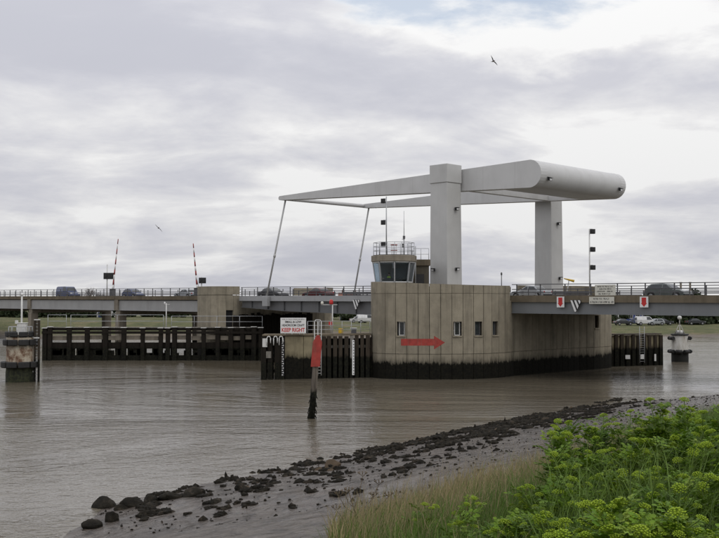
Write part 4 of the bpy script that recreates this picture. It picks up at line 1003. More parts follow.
a = fpt(340.5, 1.3); yb = MB(); yb.box((a.x, a.y, ZF + .06 + 0.22), (0.42, 0.3, 0.44)); yb.box((a.x, a.y, ZF + .06 + 0.46), (0.46, 0.34, 0.04)); yb.solo('grit_box', YEL, 'small yellow box on the fender behind the handrail', 'box', bevel=0.02)
a = fpt(353.6, 1.2); bx_ = thing('equipment_box', 'white topped dark box on the fender behind the handrail', 'box', (a.x, a.y, ZF + .06))
mb = MB(); mb.box((a.x, a.y, ZF + .06 + 0.22), (0.5, 0.36, 0.44)); mb.build('case', RAIL_D, bx_, 0.01)
mb = MB(); mb.box((a.x, a.y, ZF + .06 + 0.485), (0.62, 0.44, 0.08)); mb.build('lid', STEEL_W, bx_, 0.01)

# fender beyond the pier on the right
ff = thing('rear_fender', 'fender wall with ladder and white marks beyond the pier on the right', 'fender', (30.5, 112.5, 0))
RA, RB = (604, 110.2), (661, 113.0)
def rpt(px, back=0.0): d = RA[1] + (px - RA[0]) / (RB[0] - RA[0]) * (RB[1] - RA[1]); return Vector(((px - 359.5) / F * d, d + back))
def rbox(p0, p1, z0, z1, f0, f1): a, q = rpt(p0, f0), rpt(p1, f0); mb = MB(); mb.frame((a.x, a.y, z0), (q.x - a.x, q.y - a.y, 0), (0, f1 - f0, 0), (0, 0, z1 - z0)); return mb
zr = ony(640, 334.8, 111).z
k = 605.0
while k < 660: rbox(k, k + 4.6, -3, zr - 0.08, 0.18, 0.6).build('infill_panel', CONC_W, ff); k += 5.6
rbox(604, 661, -3, zr - 0.3, 0.62, 1.9).build('fill', CONC_D, ff)
for q in np.arange(604.6, 661, 5.6): v = rpt(q); pile_row(ff, [(v.x, v.y + 0.1)], zr - 0.05, 0.34, TIMB)
v = rpt(660.4); pile_row(ff, [(v.x, v.y + 0.8), (v.x, v.y + 1.5)], zr - 0.05, 0.4, TIMB)
rbox(604, 661, zr - 0.02, zr + 0.08, -0.1, 2.0).build('top_slab', TIMB, ff)
for q, y0, y1, wq in ((626.8, 355, 359, 4.6), (641.3, 354.5, 359, 3.6), (654.2, 354, 361, 1.8)):
    v = rpt(q, -0.14); z0, z1 = ony(q, y1, v.y).z, ony(q, y0, v.y).z; mb = MB(); mb.box((v.x, v.y, (z0 + z1) / 2), (wq * v.y / F, 0.04, z1 - z0)); mb.build('white_mark', SIGNW, ff)
v0, v1 = rpt(638.8, -0.12), rpt(643.6, -0.12); l2 = MB()
for v in (v0, v1): l2.tube((v.x, v.y, 0.3), (v.x, v.y, zr + 0.9), 0.03, 0.03, 6)
for k in range(15): l2.tube((v0.x, v0.y, 0.5 + .25 * k), (v1.x, v1.y, 0.5 + .25 * k), 0.018, 0.018, 6)
l2.build('ladder', RAIL_G, ff)
e0, e1 = rpt(612, 0.4), rpt(659, 0.4)

# dolphins
def dolphin_left():
    px, d = 21.0, 90.0; x = (px - 359.5) / F * d
    t_ = thing('mooring_dolphin', 'rusty round dolphin with black rubber fender rings at the left edge', 'dolphin', (x, d, 0))
    mb = MB(); mb.lathe((x, d, -3), [(1.22, 0), (1.22, 3.9), (1.19, 4.0), (1.19, 6.9)], 32); mb.build('body', RUST, t_)
    for z0, z1, r0, r1 in ((3.95, 4.4, 1.2, 1.32), (3.2, 3.72, 1.2, 1.5), (1.25, 1.78, 1.2, 1.66)):
        mb = MB(); n = 9
        for k in range(n):
            a0, a1 = 2 * math.pi * k / n + 0.03, 2 * math.pi * (k + 1) / n - 0.03
            poly = [(x + r_ * math.cos(a0 + (a1 - a0) * f), d + r_ * math.sin(a0 + (a1 - a0) * f), z0) for f, r_ in ((0, r1), (.25, r1), (.5, r1), (.75, r1), (1, r1), (1, r0), (.75, r0), (.5, r0), (.25, r0), (0, r0))]
            mb = MB(); mb.prism(poly, (0, 0, z1 - z0)); mb.build('rubber_fender', RUBBER, t_, 0.06)
    mb = MB(); mb.lathe((x, d, 4.0), [(1.1, 0), (1.1, 0.12)], 28); mb.build('platform', CONC_F, t_)
    mb = MB(); mb.tube((x + 0.09, d, 4.1), (x + 0.09, d, ony(22, 295.5, d).z), 0.09, 0.07, 10); mb.build('lamp_pole', STEEL_W, t_)
    mb = MB(); mb.lathe((x + 0.09, d, ony(22, 295.5, d).z), [(.13, 0), (.13, .18), (.05, .24)], 10); mb.build('lamp', LAMPW, t_)
    mb = MB(); mb.box((x + 0.25, d - 0.3, 4.62), (0.75, 0.6, 1.0)); mb.box((x + 0.25, d - 0.3, 5.15), (0.85, 0.7, 0.06)); mb.build('cabinet', STEEL_W, t_, 0.02)
    mb = MB(); mb.box((x - 0.15, d - 0.6, 5.25), (0.22, 0.2, 0.3)); mb.build('small_box', STEEL_W, t_)
    rl = MB(); prev = None
    for k in range(12):
        a0 = 2 * math.pi * k / 12; q = Vector((x + 1.02 * math.cos(a0), d + 1.02 * math.sin(a0), 4.12)); rl.tube(q, q + UV * 0.7, 0.025, 0.025, 6)
        a1 = a0 + 2 * math.pi / 12; q2 = Vector((x + 1.02 * math.cos(a1), d + 1.02 * math.sin(a1), 4.12)); rl.tube(q + UV * .7, q2 + UV * .7, 0.025, 0.025, 6)
    rl.build('guard_rail', RAIL_G, t_)
    lx0, lx1 = (36.6 - 359.5) / F * d, (40.6 - 359.5) / F * d
    for lx in (lx0, lx1): mb = MB(); mb.box((lx, d - 0.3, 1.2), (0.14, 0.2, 8.4)); mb.build('ladder_post', TIMB, t_)
    mb = MB()
    for k in range(17): mb.tube((lx0, d - 0.3, 0.3 + k * 0.3), (lx1, d - 0.3, 0.3 + k * 0.3), 0.025, 0.025, 6)
    mb.build('ladder_rungs', RAIL_G, t_)
    mb = MB(); mb.frame((lx0 - 0.07, d - 0.42, 5.4), (lx1 - lx0 + 0.14, 0, 0), (0, 0.24, 0), (0, 0, 0.08)); mb.frame((lx0 - 0.07, d - 0.42, 3.8), (lx1 - lx0 + 0.14, 0, 0), (0, 0.05, 0), (0, 0, 0.1)); mb.beam((x + 1.1, d - 0.2, 3.9), (lx0, d - 0.3, 3.9), 0.12, 0.12); mb.beam((x + 1.1, d - 0.2, 0.9), (lx0, d - 0.3, 0.9), 0.12, 0.12); mb.build('ladder_head', STEEL_W, t_)
dolphin_left()
def dolphin_right():
    px, d = 679.2, 120.0; x = (px - 359.5) / F * d
    t_ = thing('mooring_dolphin', 'white round dolphin with black side fenders beyond the bridge on the right', 'dolphin', (x, d, 0))
    mb = MB(); mb.lathe((x, d, -3), [(0.98, 0), (0.98, 4.2), (0.95, 4.25), (0.92, 6.1)], 28); mb.build('body', WSTEEL, t_)
    for k in range(8):
        a0 = 2 * math.pi * k / 8 + 0.4
        for z, r_ in ((1.2, 1.18), (2.75, 1.16)):
            if z > 2 and abs(math.cos(a0)) < 0.6: continue
            mb = MB(); q = Vector((x + r_ * math.cos(a0), d + r_ * math.sin(a0), z)); e = Vector((-math.sin(a0), math.cos(a0), 0)) * (0.3 if z > 2 else 0.36); mb.tube(q - e, q + e, 0.22, 0.22, 10); mb.build('rubber_fender', RUBBER, t_)
    mb = MB(); mb.lathe((x, d, 3.1), [(1.0, 0), (1.04, .05), (1.0, .16)], 24); mb.build('top_platform', RUBBER, t_)
    for k in range(6):
        a0 = k * math.pi / 3 + .3; mb = MB(); mb.tube((x + .62 * math.cos(a0), d + .62 * math.sin(a0), 3.26), (x + .10 * math.cos(a0), d + .10 * math.sin(a0), 4.3), .045, .035, 6); mb.build('pedestal_leg', WSTEEL, t_)
    mb = MB(); mb.lathe((x, d, 3.262), [(.4, 0), (.4, .35), (.3, .4)], 14); mb.build('battery_box', STEEL_W, t_)
    mb = MB(); mb.tube((x, d, 4.25), (x, d, 4.95), .06, .06, 8); mb.build('lamp_stem', WSTEEL, t_)
    mb = MB(); mb.lathe((x, d, 4.95), [(.12, 0), (.24, .06), (.24, .32), (.1, .42)], 14); mb.build('lamp', STEEL_W, t_)
dolphin_right()
# leaning red beacon post in the river
bx0 = Vector((XJ(309.3, 61.4), 61.4, -2.0)); tp = Vector((XJ(318.0, 61.4), 61.4, ony(318, 335.5, 61.4).z))
ax = (tp - bx0)
bea = thing('channel_beacon', 'leaning timber post in the river carrying a pointed red board', 'beacon', (XJ(310, 61.4), 61.4, 0))
mb = MB(); mb.tube(bx0, bx0.lerp(tp, 0.985), 0.21, 0.17, 12); o = mb.build('post', POSTM, bea)
at_ = lambda y: bx0.lerp(tp, (ony(314, y, 61.4).z - bx0.z) / (tp.z - bx0.z))
t0, t1, t2 = at_(366.5), at_(342), at_(335); wv = Vector((1, 0, 0)); fo = Vector((0, -0.25, 0))
mb = MB(); mb.prism([t0 - wv * .28 + fo, t0 + wv * .27 + fo, t1 + wv * .29 + fo, t2 + wv * .10 + fo, t2 - wv * .06 + fo, t1 - wv * .27 + fo], (0, 0.05, 0)); mb.build('red_board', REDF, bea, 0.008)
for q in (t0.lerp(t1, 0.2), t0.lerp(t1, 0.8)): mb = MB(); mb.box(q + Vector((0, -0.18, 0)), (0.5, 0.05, 0.08)); mb.build('batten', TIMB, bea)
weed = MB()
for k in range(60):
    f = random.uniform(0.26, 0.50); q = bx0.lerp(tp, f); a = random.uniform(0, 6.28); q = q + Vector((math.cos(a), math.sin(a), 0)) * 0.2
    weed.tube(q, q + Vector((math.cos(a) * .09, math.sin(a) * .09, -random.uniform(.1, .3))), 0.035, 0.012, 5)
o = weed.build('weed_fringe', TIMB_B, bea)

# ------------------------------------------------------------------ signs and masts on the right span
def board(label, px0, px1, y0, y1, c_, mat, name='bridge_sign', group=None):
    b0_, z1_ = onc(px0, y0, c_); b1_, _ = onc(px1, y0, c_); z0_ = onc((px0 + px1) / 2, y1, c_)[1]; z1_ = onc((px0 + px1) / 2, y0, c_)[1]
    cpt = B((b0_ + b1_) / 2, c_, (z0_ + z1_) / 2); w_, h_ = b1_ - b0_, z1_ - z0_
    t_ = thing(name, label, 'sign', B((b0_ + b1_) / 2, c_, z0_), group)
    mb = MB(); mb.box(cpt, (w_, 0.04, h_), BR); mb.build('board', mat, t_, 0.006)
    return t_, cpt - CV * 0.021, w_, h_
cs = CN - 0.24
t_, f_, w_, h_ = board('upper white notice board with four lines of lettering on the right railing', 595, 615.6, 284.7, 295.6, CN - 0.14, CREAMW)
scribble([(0.12, 0.86, 0.52), (0.22, 0.76, 0.55), (0.06, 0.92, 0.5), (0.18, 0.74, 0.58)], t_, f_, w_, h_ * 0.9, BV, -CV, BLK_T)
t_, f_, w_, h_ = board('lower white notice board with two lines of lettering on the edge beam', 589.2, 614.2, 296.8, 304, cs, CREAMW)
scribble([(0.17, 0.83, 0.5), (0.05, 0.95, 0.55)], t_, f_, w_, h_ * 0.92, BV, -CV, BLK_T)
for px0, px1, lab in ((556.8, 564.2, 'white sign with a red down arrow beside the main pier'), (639.8, 648.2, 'white sign with a red down arrow at the right, below the grey car')):
    t_, f_, w_, h_ = board(lab, px0, px1, 296.6, 307.4, cs, SIGNW, group='red arrow signs')
    mb = MB(); mb.prism([f_ + BV * (x * w_) + UV * (z * h_) - CV * 0.008 for x, z in ((-.27, .42), (.27, .42), (.27, -.10), (.38, -.10), (0, -.44), (-.38, -.10), (-.27, -.10))], CV * 0.006); mb.build('red_arrow', RED, t_)
bm_, _ = onc(589.8, 290, CN + 0.28); q = B(bm_, CN + 0.28); s3 = [ony(590, y, q.y).z for y in (231.5, 249.5, 267.5)]
signal_mast('slim pale mast with three black signal boxes on the right span', (q.x, q.y, dz(bm_)), ony(590, 229, q.y).z, s3, (0.9, -0.1, 0), 0.07, STEEL_W)
q = B(onc(501.5, 280, 0.6)[0], 0.6); mb = MB(); mb.tube((q.x, q.y, 7.45), (q.x, q.y, ony(501, 275, q.y).z), 0.05, 0.04, 8); mb.lathe((q.x, q.y, ony(501, 275, q.y).z), [(.08, 0), (.08, .2), (.03, .26)], 8); mb.solo('short_pole', RAIL_D, 'short thin dark pole standing on the main pier right of the near tower', 'pole')
bb, _ = onc(569, 280, CF + 0.8); q = B(bb, CF + 0.8)
ws = thing('yellow_boom', 'yellow boom on a thin post behind the far tower', 'boom', (q.x, q.y, dz(bb)))
zb_ = ony(569, 280, q.y).z
mb = MB(); mb.tube(B(bb, CF + 0.2, dz(bb) - 0.3), (q.x, q.y, zb_), 0.05, 0.05, 8); mb.build('post', RAIL_G, ws)
mb = MB(); mb.tube((q.x - 0.55, q.y, zb_ + 0.16), (q.x + 0.55, q.y, zb_ - 0.12), 0.05, 0.15, 10); mb.build('arm', YEL, ws)
for px_ in (684.5, 693.8):
    bb, _ = onc(px_, 285, CF + 0.25); q = B(bb, CF - 0.5); mb = MB(); mb.box((q.x, q.y, dz(bb) + 0.45), (0.16, 0.16, 1.7), BR); mb.box((q.x, q.y, dz(bb) + 1.33), (0.22, 0.22, 0.06), BR); mb.solo('bollard_post', CONC_C, 'pale brown post on the far footway, ' + ('left' if px_ < 690 else 'right') + ' one of two beside the grey car', 'post', 'two brown posts on the far footway', 0.02)

# road barriers (raised booms) and signals on the left approach
def boom(label, pxb, pxt, ytop, c_, lean_c=0.0):
    bb, _ = onc(pxb, 292, c_); q = B(bb, c_, dz(bb) - ROAD + 0.13)
    t_ = thing('road_barrier', label, 'barrier', q, 'raised road barriers')
    mb = MB(); mb.box(q + UV * 0.6, (0.75, 0.6, 1.2), BR); mb.box(q + UV * 1.24, (0.85, 0.7, 0.08), BR); mb.build('cabinet', RAIL_D, t_, 0.03)
    a = q + UV * 1.1; e = ony(pxt, ytop, q.y); n = 10
    for k in range(n):
        mb = MB(); mb.tube(a.lerp(e, k / n), a.lerp(e, (k + 1) / n), 0.12 - 0.006 * k, 0.12 - 0.006 * (k + 1), 10); mb.build('boom_segment', BOOMR if k % 2 else BOOMW, t_)
    mb = MB(); mb.tube(a.lerp(e, 0.03) + BV * 0.35, a.lerp(e, 0.35), 0.03, 0.03, 6); mb.build('stay', RAIL_G, t_)
    mb = MB(); mb.box(a - (e - a).normalized() * 0.25, (0.35, 0.3, 0.4), BR); mb.build('counterbalance', RAIL_D, t_)
boom('raised red and white road barrier beside a black signal board at far left', 112.6, 118.2, 239, CN + 1.0)
boom('raised red and white road barrier just left of the round pier', 197.3, 193.2, 243.5, CN + 1.0)
def sigboard(label, pxp, px0, px1, y0, y1, ytop, c_):
    bb, _ = onc(pxp, 292, c_); q = B(bb, c_, dz(bb) - ROAD + 0.13); t_ = thing('traffic_signal', label, 'signal', q)
    mb = MB(); mb.tube(q, (q.x, q.y, ony(pxp, ytop, q.y).z), 0.09, 0.075, 10); mb.build('pole', STEEL_W, t_)
    A_, Z_ = ony(px0, y0, q.y - 0.2), ony(px1, y1, q.y - 0.2); mb = MB(); mb.frame((A_.x, q.y - 0.28, Z_.z), (Z_.x - A_.x, 0, 0), (0, 0.14, 0), (0, 0, A_.z - Z_.z)); o = mb.build('backboard', BLACK, t_, 0.02)
    mb = MB(); cx_ = (A_.x + Z_.x) / 2; cz_ = (A_.z + Z_.z) / 2
    for f in (-0.28, 0.28): mb.tube((cx_ + f * (Z_.x - A_.x), q.y - 0.281, cz_), (cx_ + f * (Z_.x - A_.x), q.y - 0.42, cz_), 0.16, 0.16, 12)
    mb.build('lamp_hood', BLACK, o)
sigboard('black twin-lamp signal board on a pale pole beside the far left barrier', 107.0, 103.6, 114.4, 272.8, 279.2, 264.5, CN + 0.6)
sigboard('small black signal box on a pole above the round pier', 201.5, 198.8, 206.0, 277.6, 283.4, 277, CN + 0.2)

# ------------------------------------------------------------------ vehicles
def car_meshes(kind):
    """side profile (x, z) below and above the belt line; x forward"""
    if kind == 'hatch':
        Ln, Wd, belt = 3.9, 1.66, 0.88
        low = [(-1.90, .32), (-1.94, .55), (-1.90, .84), (-1.80, belt), (0.95, belt), (1.55, .82), (1.88, .68), (1.95, .48), (1.90, .28)]
        cabn = [(-1.80, belt), (-1.55, 1.22), (-1.25, 1.38), (-0.2, 1.42), (0.25, 1.36), (0.95, belt)]
        wheels = (-1.22, 1.20)
    elif kind == 'saloon':
        Ln, Wd, belt = 4.3, 1.7, 0.88
        low = [(-2.10, .34), (-2.15, .6), (-2.10, .88), (-1.45, belt + .02), (0.95, belt), (1.75, .82), (2.08, .66), (2.14, .46), (2.08, .28)]
        cabn = [(-1.45, belt + .02), (-0.95, 1.32), (-0.3, 1.40), (0.1, 1.37), (0.95, belt)]
        wheels = (-1.32, 1.32)
    else:
        Ln, Wd, belt = 4.7, 1.85, 1.12
        low = [(-2.32, .34), (-2.36, .7), (-2.34, belt), (1.35, belt), (1.95, .98), (2.28, .82), (2.34, .5), (2.28, .3)]
        cabn = [(-2.34, belt), (-2.30, 1.80), (-2.0, 1.92), (0.4, 1.93), (0.75, 1.84), (1.35, belt)]
        wheels = (-1.5, 1.5)
    hw = Wd / 2; roof_in = 0.17
    def y_at(z): return hw - (0.03 if z < 0.5 else 0) if z <= belt + 0.03 else hw - roof_in * min(1, (z - belt) / (1.4 - belt if kind != 'van' else 0.8))
    mb = MB()
    def solid(poly):
        n = len(poly); vs = [(x, -y_at(z), z) for x, z in poly] + [(x, y_at(z), z) for x, z in poly]
        mb.add(vs, [tuple(range(n)), tuple(reversed(range(n, 2 * n)))] + [(i, n + i, n + (i + 1) % n, (i + 1) % n) for i in range(n)], False)
    solid(low); solid(cabn)
    me = mb.mesh('body', None, bevel=0.045)
    bm = bmesh.new(); bm.from_mesh(me); bmesh.ops.recalc_face_normals(bm, faces=bm.faces[:]); bm.to_mesh(me); bm.free()
    glassp = []
    cx_ = sum(x for x, z in cabn) / len(cabn); zt = max(z for x, z in cabn)
    for s in (-1, 1):
        f = lambda x, z: (x, s * (y_at(z) + 0.012), z)
        xa = [q for q in cabn]
        z0, z1 = belt + 0.06, zt - 0.10
        def xr(z, back):
            seq = xa[:len(xa) // 2 + 1] if back else xa[len(xa) // 2:]
            zz_ = [q[1] for q in seq]; xx_ = [q[0] for q in seq]
            return np.interp(z, zz_, xx_) if back else np.interp(z, zz_[::-1], xx_[::-1])
        xb0, xb1, xf0, xf1 = xr(z0, True) + .16, xr(z1, True) + .14, xr(z0, False) - .16, xr(z1, False) - .12
        mid = -0.15
        for (p0, p1, p2, p3) in (((xb0, z0), (mid - .05, z0), (mid - .05, z1), (xb1, z1)), ((mid + .05, z0), (xf0, z0), (xf1, z1), (mid + .05, z1))):
            if kind == 'van' and p0[0] < -1: continue
            q = MB(); vs = [f(*p0), f(*p1), f(*p2), f(*p3)]; q.prism(vs, (0, -s * 0.02, 0)); glassp.append(q.mesh('side_window', DGLASS))
    def cross(i0, i1):
        (xa_, za), (xb_, zb) = cabn[i0], cabn[i1]; d = Vector((xb_ - xa_, 0, zb - za)); n_ = Vector((-d.z, 0, d.x)).normalized()
        if n_.x * (xa_ + xb_) / 2 < 0 and abs(n_.x) > 0.2: n_ = -n_ if (n_.z < 0) else n_
        if n_.z < 0: n_ = -n_
        pts = []
        for f_, sg in ((0.12, 1), (0.12, -1), (0.88, -1), (0.88, 1)):
            x, z = xa_ + d.x * f_, za + d.z * f_; pts.append(Vector((x, sg * (y_at(z) - 0.12), z)) + n_ * 0.014)
        q = MB(); q.prism(pts, -n_ * 0.02); return q
    gw = cross(len(cabn) - 1, len(cabn) - 2).mesh('windscreen', DGLASS); gb = cross(0, 1).mesh('rear_window', DGLASS)
    q = MB(); q.tube((0, -0.10, 0), (0, 0.10, 0), 0.31, 0.31, 20); ty = q.mesh('tyre', TYRE)
    q = MB(); q.tube((0, -0.115, 0), (0, 0.115, 0), 0.19, 0.19, 14); ri = q.mesh('rim', RIM)
    q = MB(); q.tube((0, -0.03, 0), (0, 0.03, 0), 0.37, 0.37, 20); arch = q.mesh('wheel_arch', BLACK)
    q = MB(); q.box((0, 0, 0), (0.08, 0.34, 0.15)); hl = q.mesh('headlight', LAMPW, bevel=0.02)
    q = MB(); q.box((0, 0, 0), (0.06, 0.22, 0.24)); tl = q.mesh('tail_light', LAMPR, bevel=0.02)
    q = MB(); q.box((0, 0, 0), (0.12, Wd - .06, 0.16)); bmp = q.mesh('bumper', BLACK, bevel=0.03)
    return dict(body=me, side=glassp, ws=gw, rw=gb, ty=ty, ri=ri, arch=arch, hl=hl, tl=tl, bmp=bmp, hw=hw, wheels=wheels, xf=max(x for x, z in low), xb=min(x for x, z in low), hz=0.66 if kind != 'van' else 0.8)
CARS = {}
def car(label, kind, col, loc, rz, group, cat='car'):
    if kind not in CARS: CARS[kind] = car_meshes(kind)
    g = CARS[kind]; t_ = thing('parked_car' if 'parked' in group else ('van' if kind == 'van' else 'car'), label, cat, loc, group); t_.rotation_euler = (0, 0, rz)
    me = g['body'].copy(); me.materials.append(col); link('body', me, t_)
    for s in g['side']: link('side_window', s, t_)
    link('windscreen', g['ws'], t_); link('rear_window', g['rw'], t_)
    for x in g['wheels']:
        for s in (-1, 1):
            link('wheel_arch', g['arch'], t_, (x, s * (g['hw'] - 0.02), 0.33))
            w_ = link('wheel', g['ty'], t_, (x, s * (g['hw'] - 0.06), 0.31)); link('rim', g['ri'], w_)
    for s in (-1, 1):
        link('headlight', g['hl'], t_, (g['xf'] - 0.07, s * (g['hw'] - 0.24), g['hz'])); link('tail_light', g['tl'], t_, (g['xb'] + 0.03, s * (g['hw'] - 0.16), g['hz'] + 0.06))
    link('bumper', g['bmp'], t_, (g['xf'] - 0.02, 0, 0.42)); link('bumper', g['bmp'], t_, (g['xb'] + 0.02, 0, 0.44))
    return t_
def on_road(label, kind, col, px, c_, dirn):
    bb, _ = onc(px, 290, c_); car(label, kind, col, B(bb, c_, dz(bb) - ROAD + 0.008), BR if dirn > 0 else BR + math.pi, 'vehicles crossing the bridge', 'van' if kind == 'van' else 'car')
CG = carpaint('grey green car paint', (0.10, 0.115, 0.11)); CB = carpaint('blue car paint', (0.045, 0.065, 0.15)); CS = carpaint('silver car paint', (0.36, 0.38, 0.40)); CD = carpaint('dark car paint', (0.035, 0.037, 0.045)); CR = carpaint('dark red car paint', (0.10, 0.02, 0.02)); CW = carpaint('white car paint', (0.66, 0.66, 0.66))
LN, LF = CM - 1.9, CM + 1.9
on_road('grey green hatchback on the right span behind the railing', 'hatch', CG, 668, LN, 1)
on_road('dark blue van on the bridge at far left', 'van', CB, 68, LN, 1)
on_road('blue car on the left approach just right of the far left barrier', 'hatch', CB, 133.5, LN, 1)
on_road('silver car on the left approach beside the round pier', 'saloon', CS, 187, LF, -1)
on_road('dark saloon on the lifting leaf beside the near hanger rod', 'saloon', CD, 273, LN, 1)
on_road('dark red car on the middle of the lifting leaf', 'saloon', CR, 318, LF, -1)
on_road('dark blue car roof showing above the pier right of the near tower', 'saloon', CB, 459, LN, -1)
on_road('silver car passing the foot of the far tower', 'saloon', CS, 531, LF, -1)

# ------------------------------------------------------------------ far bank: cars, buildings, trees
def gz(x, y): return float(ground_z(np.array([x]), np.array([y]))[0])
def far_pt(px, Y): x = (px - 359.5) / F * Y; return Vector((x, Y, gz(x, Y)))
for i, (px, Y, kind, col, rz, lab) in enumerate(((645.5, 228, 'van', CW, 0.1, 'white van parked on the far bank left of the white dolphin'), (633, 229, 'hatch', CB, 3.0, 'blue car parked on the far bank before the blue building'), (623, 228, 'saloon', CD, 0.2, 'dark car parked on the far bank at the pier edge'),
        (655, 228, 'hatch', CS, 3.3, 'small silver car parked beside the white van on the far bank'), (663, 231, 'saloon', CD, 0.0, 'dark car parked on the far bank just left of the white dolphin'), (695, 232, 'saloon', CD, 0.1, 'dark car parked by dark bushes right of the white dolphin'), (367, 232, 'van', CW, 0.2, 'white van on the far bank seen under the lifting leaf'), (359, 233, 'saloon', CW, 0.1, 'white car on the far bank seen under the lifting leaf'))):
    q = far_pt(px, Y); car(lab, kind, col, (q.x, q.y, q.z), rz, 'cars parked along the far bank', 'van' if kind == 'van' else 'car')
def far_house(label, px0, px1, Y, dep, h, roof_h, mwall, mroof, nwin, floors=1, name='house', flat=False):
    a, q = far_pt(px0, Y), far_pt(px1, Y); z0 = min(a.z, q.z) - 0.3; wd = q.x - a.x
    t_ = thing(name, label, 'building', ((a.x + q.x) / 2, Y + dep / 2, z0))
    mb = MB(); mb.frame((a.x, Y, z0), (wd, 0, 0), (0, dep, 0), (0, 0, h)); mb.build('wall', mwall, t_)
    mb = MB()
    if flat: mb.frame((a.x - .2, Y - .2, z0 + h + .01), (wd + .4, 0, 0), (0, dep + .4, 0), (0, 0, 0.4))
    else: mb.prism([(a.x - .3, Y - .4, z0 + h + .01), (a.x - .3, Y + dep + .4, z0 + h + .01), (a.x - .3, Y + dep / 2, z0 + h + roof_h)], (wd + .6, 0, 0))
    rf = mb.build('roof', mroof, t_)
    if not flat: mb = MB(); mb.box((a.x + wd * .3, Y + dep / 2, z0 + h + roof_h), (.7, .7, 1.4)); mb.build('chimney', ROOFR, rf)
    for fl in range(floors):
        for k in range(nwin):
            x = a.x + wd * (k + 0.5) / nwin; z = z0 + 1.3 + fl * 2.8; ww = min(1.5, wd / nwin * 0.55)
            mb = MB()
            for dx, dz_, sx_, sz_ in ((-ww / 2, .6, .1, 1.3), (ww / 2, .6, .1, 1.3), (0, -.05, ww + .1, .1), (0, 1.25, ww + .1, .1), (0, .6, .06, 1.2)): mb.box((x + dx, Y - .03, z + dz_), (sx_, .1, sz_))
            o = mb.build('window', STEEL_W, t_); mb = MB(); mb.box((x, Y - .01, z + .6), (ww - .1, .06, 1.2)); mb.build('pane', DGLASS, o)
    mb = MB(); mb.box((a.x + wd * 0.04 + 0.7, Y - .02, z0 + 1.2), (1.0, .08, 2.1)); mb.build('door', BLUEB, t_)
far_house('blue warehouse on the far bank under the right span', 620, 641, 262, 18, 7.0, 2, BLUEB, ROOFG, 3, 2, 'warehouse', True)
far_house('long white shed on the far bank beside the blue warehouse', 641.5, 662, 268, 15, 5.0, 2, WHITEB, ROOFG, 5, 1, 'shed', True)
far_house('white clad building left of the blue warehouse', 596, 619, 258, 14, 7.5, 2, WHITEB, ROOFG, 4, 2, 'warehouse', True)
far_house('beige terrace house on the far bank seen under the lifting leaf', 339, 352, 262, 8, 4.8, 2.6, BRICKW, ROOFR, 3, 2)
far_house('beige terrace house next to the one under the lifting leaf', 352.3, 360, 263, 8, 4.8, 2.6, BRICKW, ROOFG, 2, 2)
far_house('low white building on the far bank at the left of the main pier', 360.5, 372, 266, 8, 3.4, 2.0, WHITEB, ROOFG, 3, 1)
far_house('pale block on the far bank between the left columns', 97, 117, 246, 10, 5.2, 2, WHITEB, ROOFG, 4, 1, 'building', True)
far_house('low shed on the far bank at the right edge of the picture', 708, 735, 275, 12, 4.0, 1.6, WHITEB, ROOFG, 4, 1, 'shed')
q = far_pt(106.3, 226); sg2 = thing('notice_board', 'small white notice board on the grassy bank between the left columns', 'sign', q)
mb = MB(); zc = ony(106, 315, 226).z; mb.box((q.x, q.y, zc), (1.5, 0.06, 1.0)); mb.build('board', SIGNW, sg2)
for dx in (-.6, .6): mb = MB(); mb.box((q.x + dx, q.y + .06, (q.z + zc) / 2), (.08, .06, zc - q.z + .8)); mb.build('post', STEEL_W, sg2)

def leaf_cloud(n, centre, rad, size, seed, flatten=1.0):
    """n leaf-clump faces spread through an uneven crown volume -> V, F, tint"""
    r_ = np.random.default_rng(seed); nb = 14
    lob = r_.uniform(-0.72, 0.72, (nb, 3)) * rad; lr = r_.uniform(0.28, 0.5, nb) * np.mean(rad)
    k = r_.integers(0, nb, n); d = r_.normal(0, 1, (n, 3)); d /= np.linalg.norm(d, axis=1)[:, None]
    rr_ = lr[k] * r_.uniform(0.35, 1.0, n) ** 0.5
    pc = lob[k] + d * rr_[:, None] * np.array((1, 1, 0.8 * flatten))
    pc[:, 2] = np.maximum(pc[:, 2], -rad[2] * 0.95); pc += np.array(centre)
    u = r_.normal(0, 1, (n, 3)); u /= np.linalg.norm(u, axis=1)[:, None]; v = np.cross(u, d); v /= (np.linalg.norm(v, axis=1)[:, None] + 1e-6)
    s = size * r_.uniform(0.6, 1.4, n)[:, None]
    V = np.stack([pc - u * s, pc - v * s * .7, pc + u * s, pc + v * s * .7], 1).reshape(-1, 3)
    return V, np.arange(4 * n).reshape(n, 4), np.repeat((0.7 + 0.6 * r_.random(n))[:, None] * np.array((1, 1, 1)), 4, 0)
def leaf_tree(label, px, Y, h, w_, seed, n=1500, group='trees beyond the river', bush=False):
    q = far_pt(px, Y); t_ = thing('bush' if bush else 'tree', label, 'bush' if bush else 'tree', q, group)
    V, Fc, T = leaf_cloud(n, (0, 0, h * (0.42 if bush else 0.6)), np.array((w_ / 2, w_ / 2, h * (0.55 if bush else 0.42))), 0.35, seed)
    me = np_mesh('crown', V, Fc, HEDGE); tint_attr(me, T); link('crown', me, t_)
    mb = MB(); mb.tube((0, 0, -.3), (0.1, 0, h * .5), .22 * h / 8, .1 * h / 8, 8)
    for a in range(5): mb.tube((0.06, 0, h * (.25 + .05 * a)), (math.cos(a * 1.3) * w_ * .25, math.sin(a * 1.3) * w_ * .25, h * (.55 + .05 * a)), .08 * h / 8, .03 * h / 8, 6)
    link('trunk', mb.mesh('trunk', BARK), t_)
rt = random.Random(5)
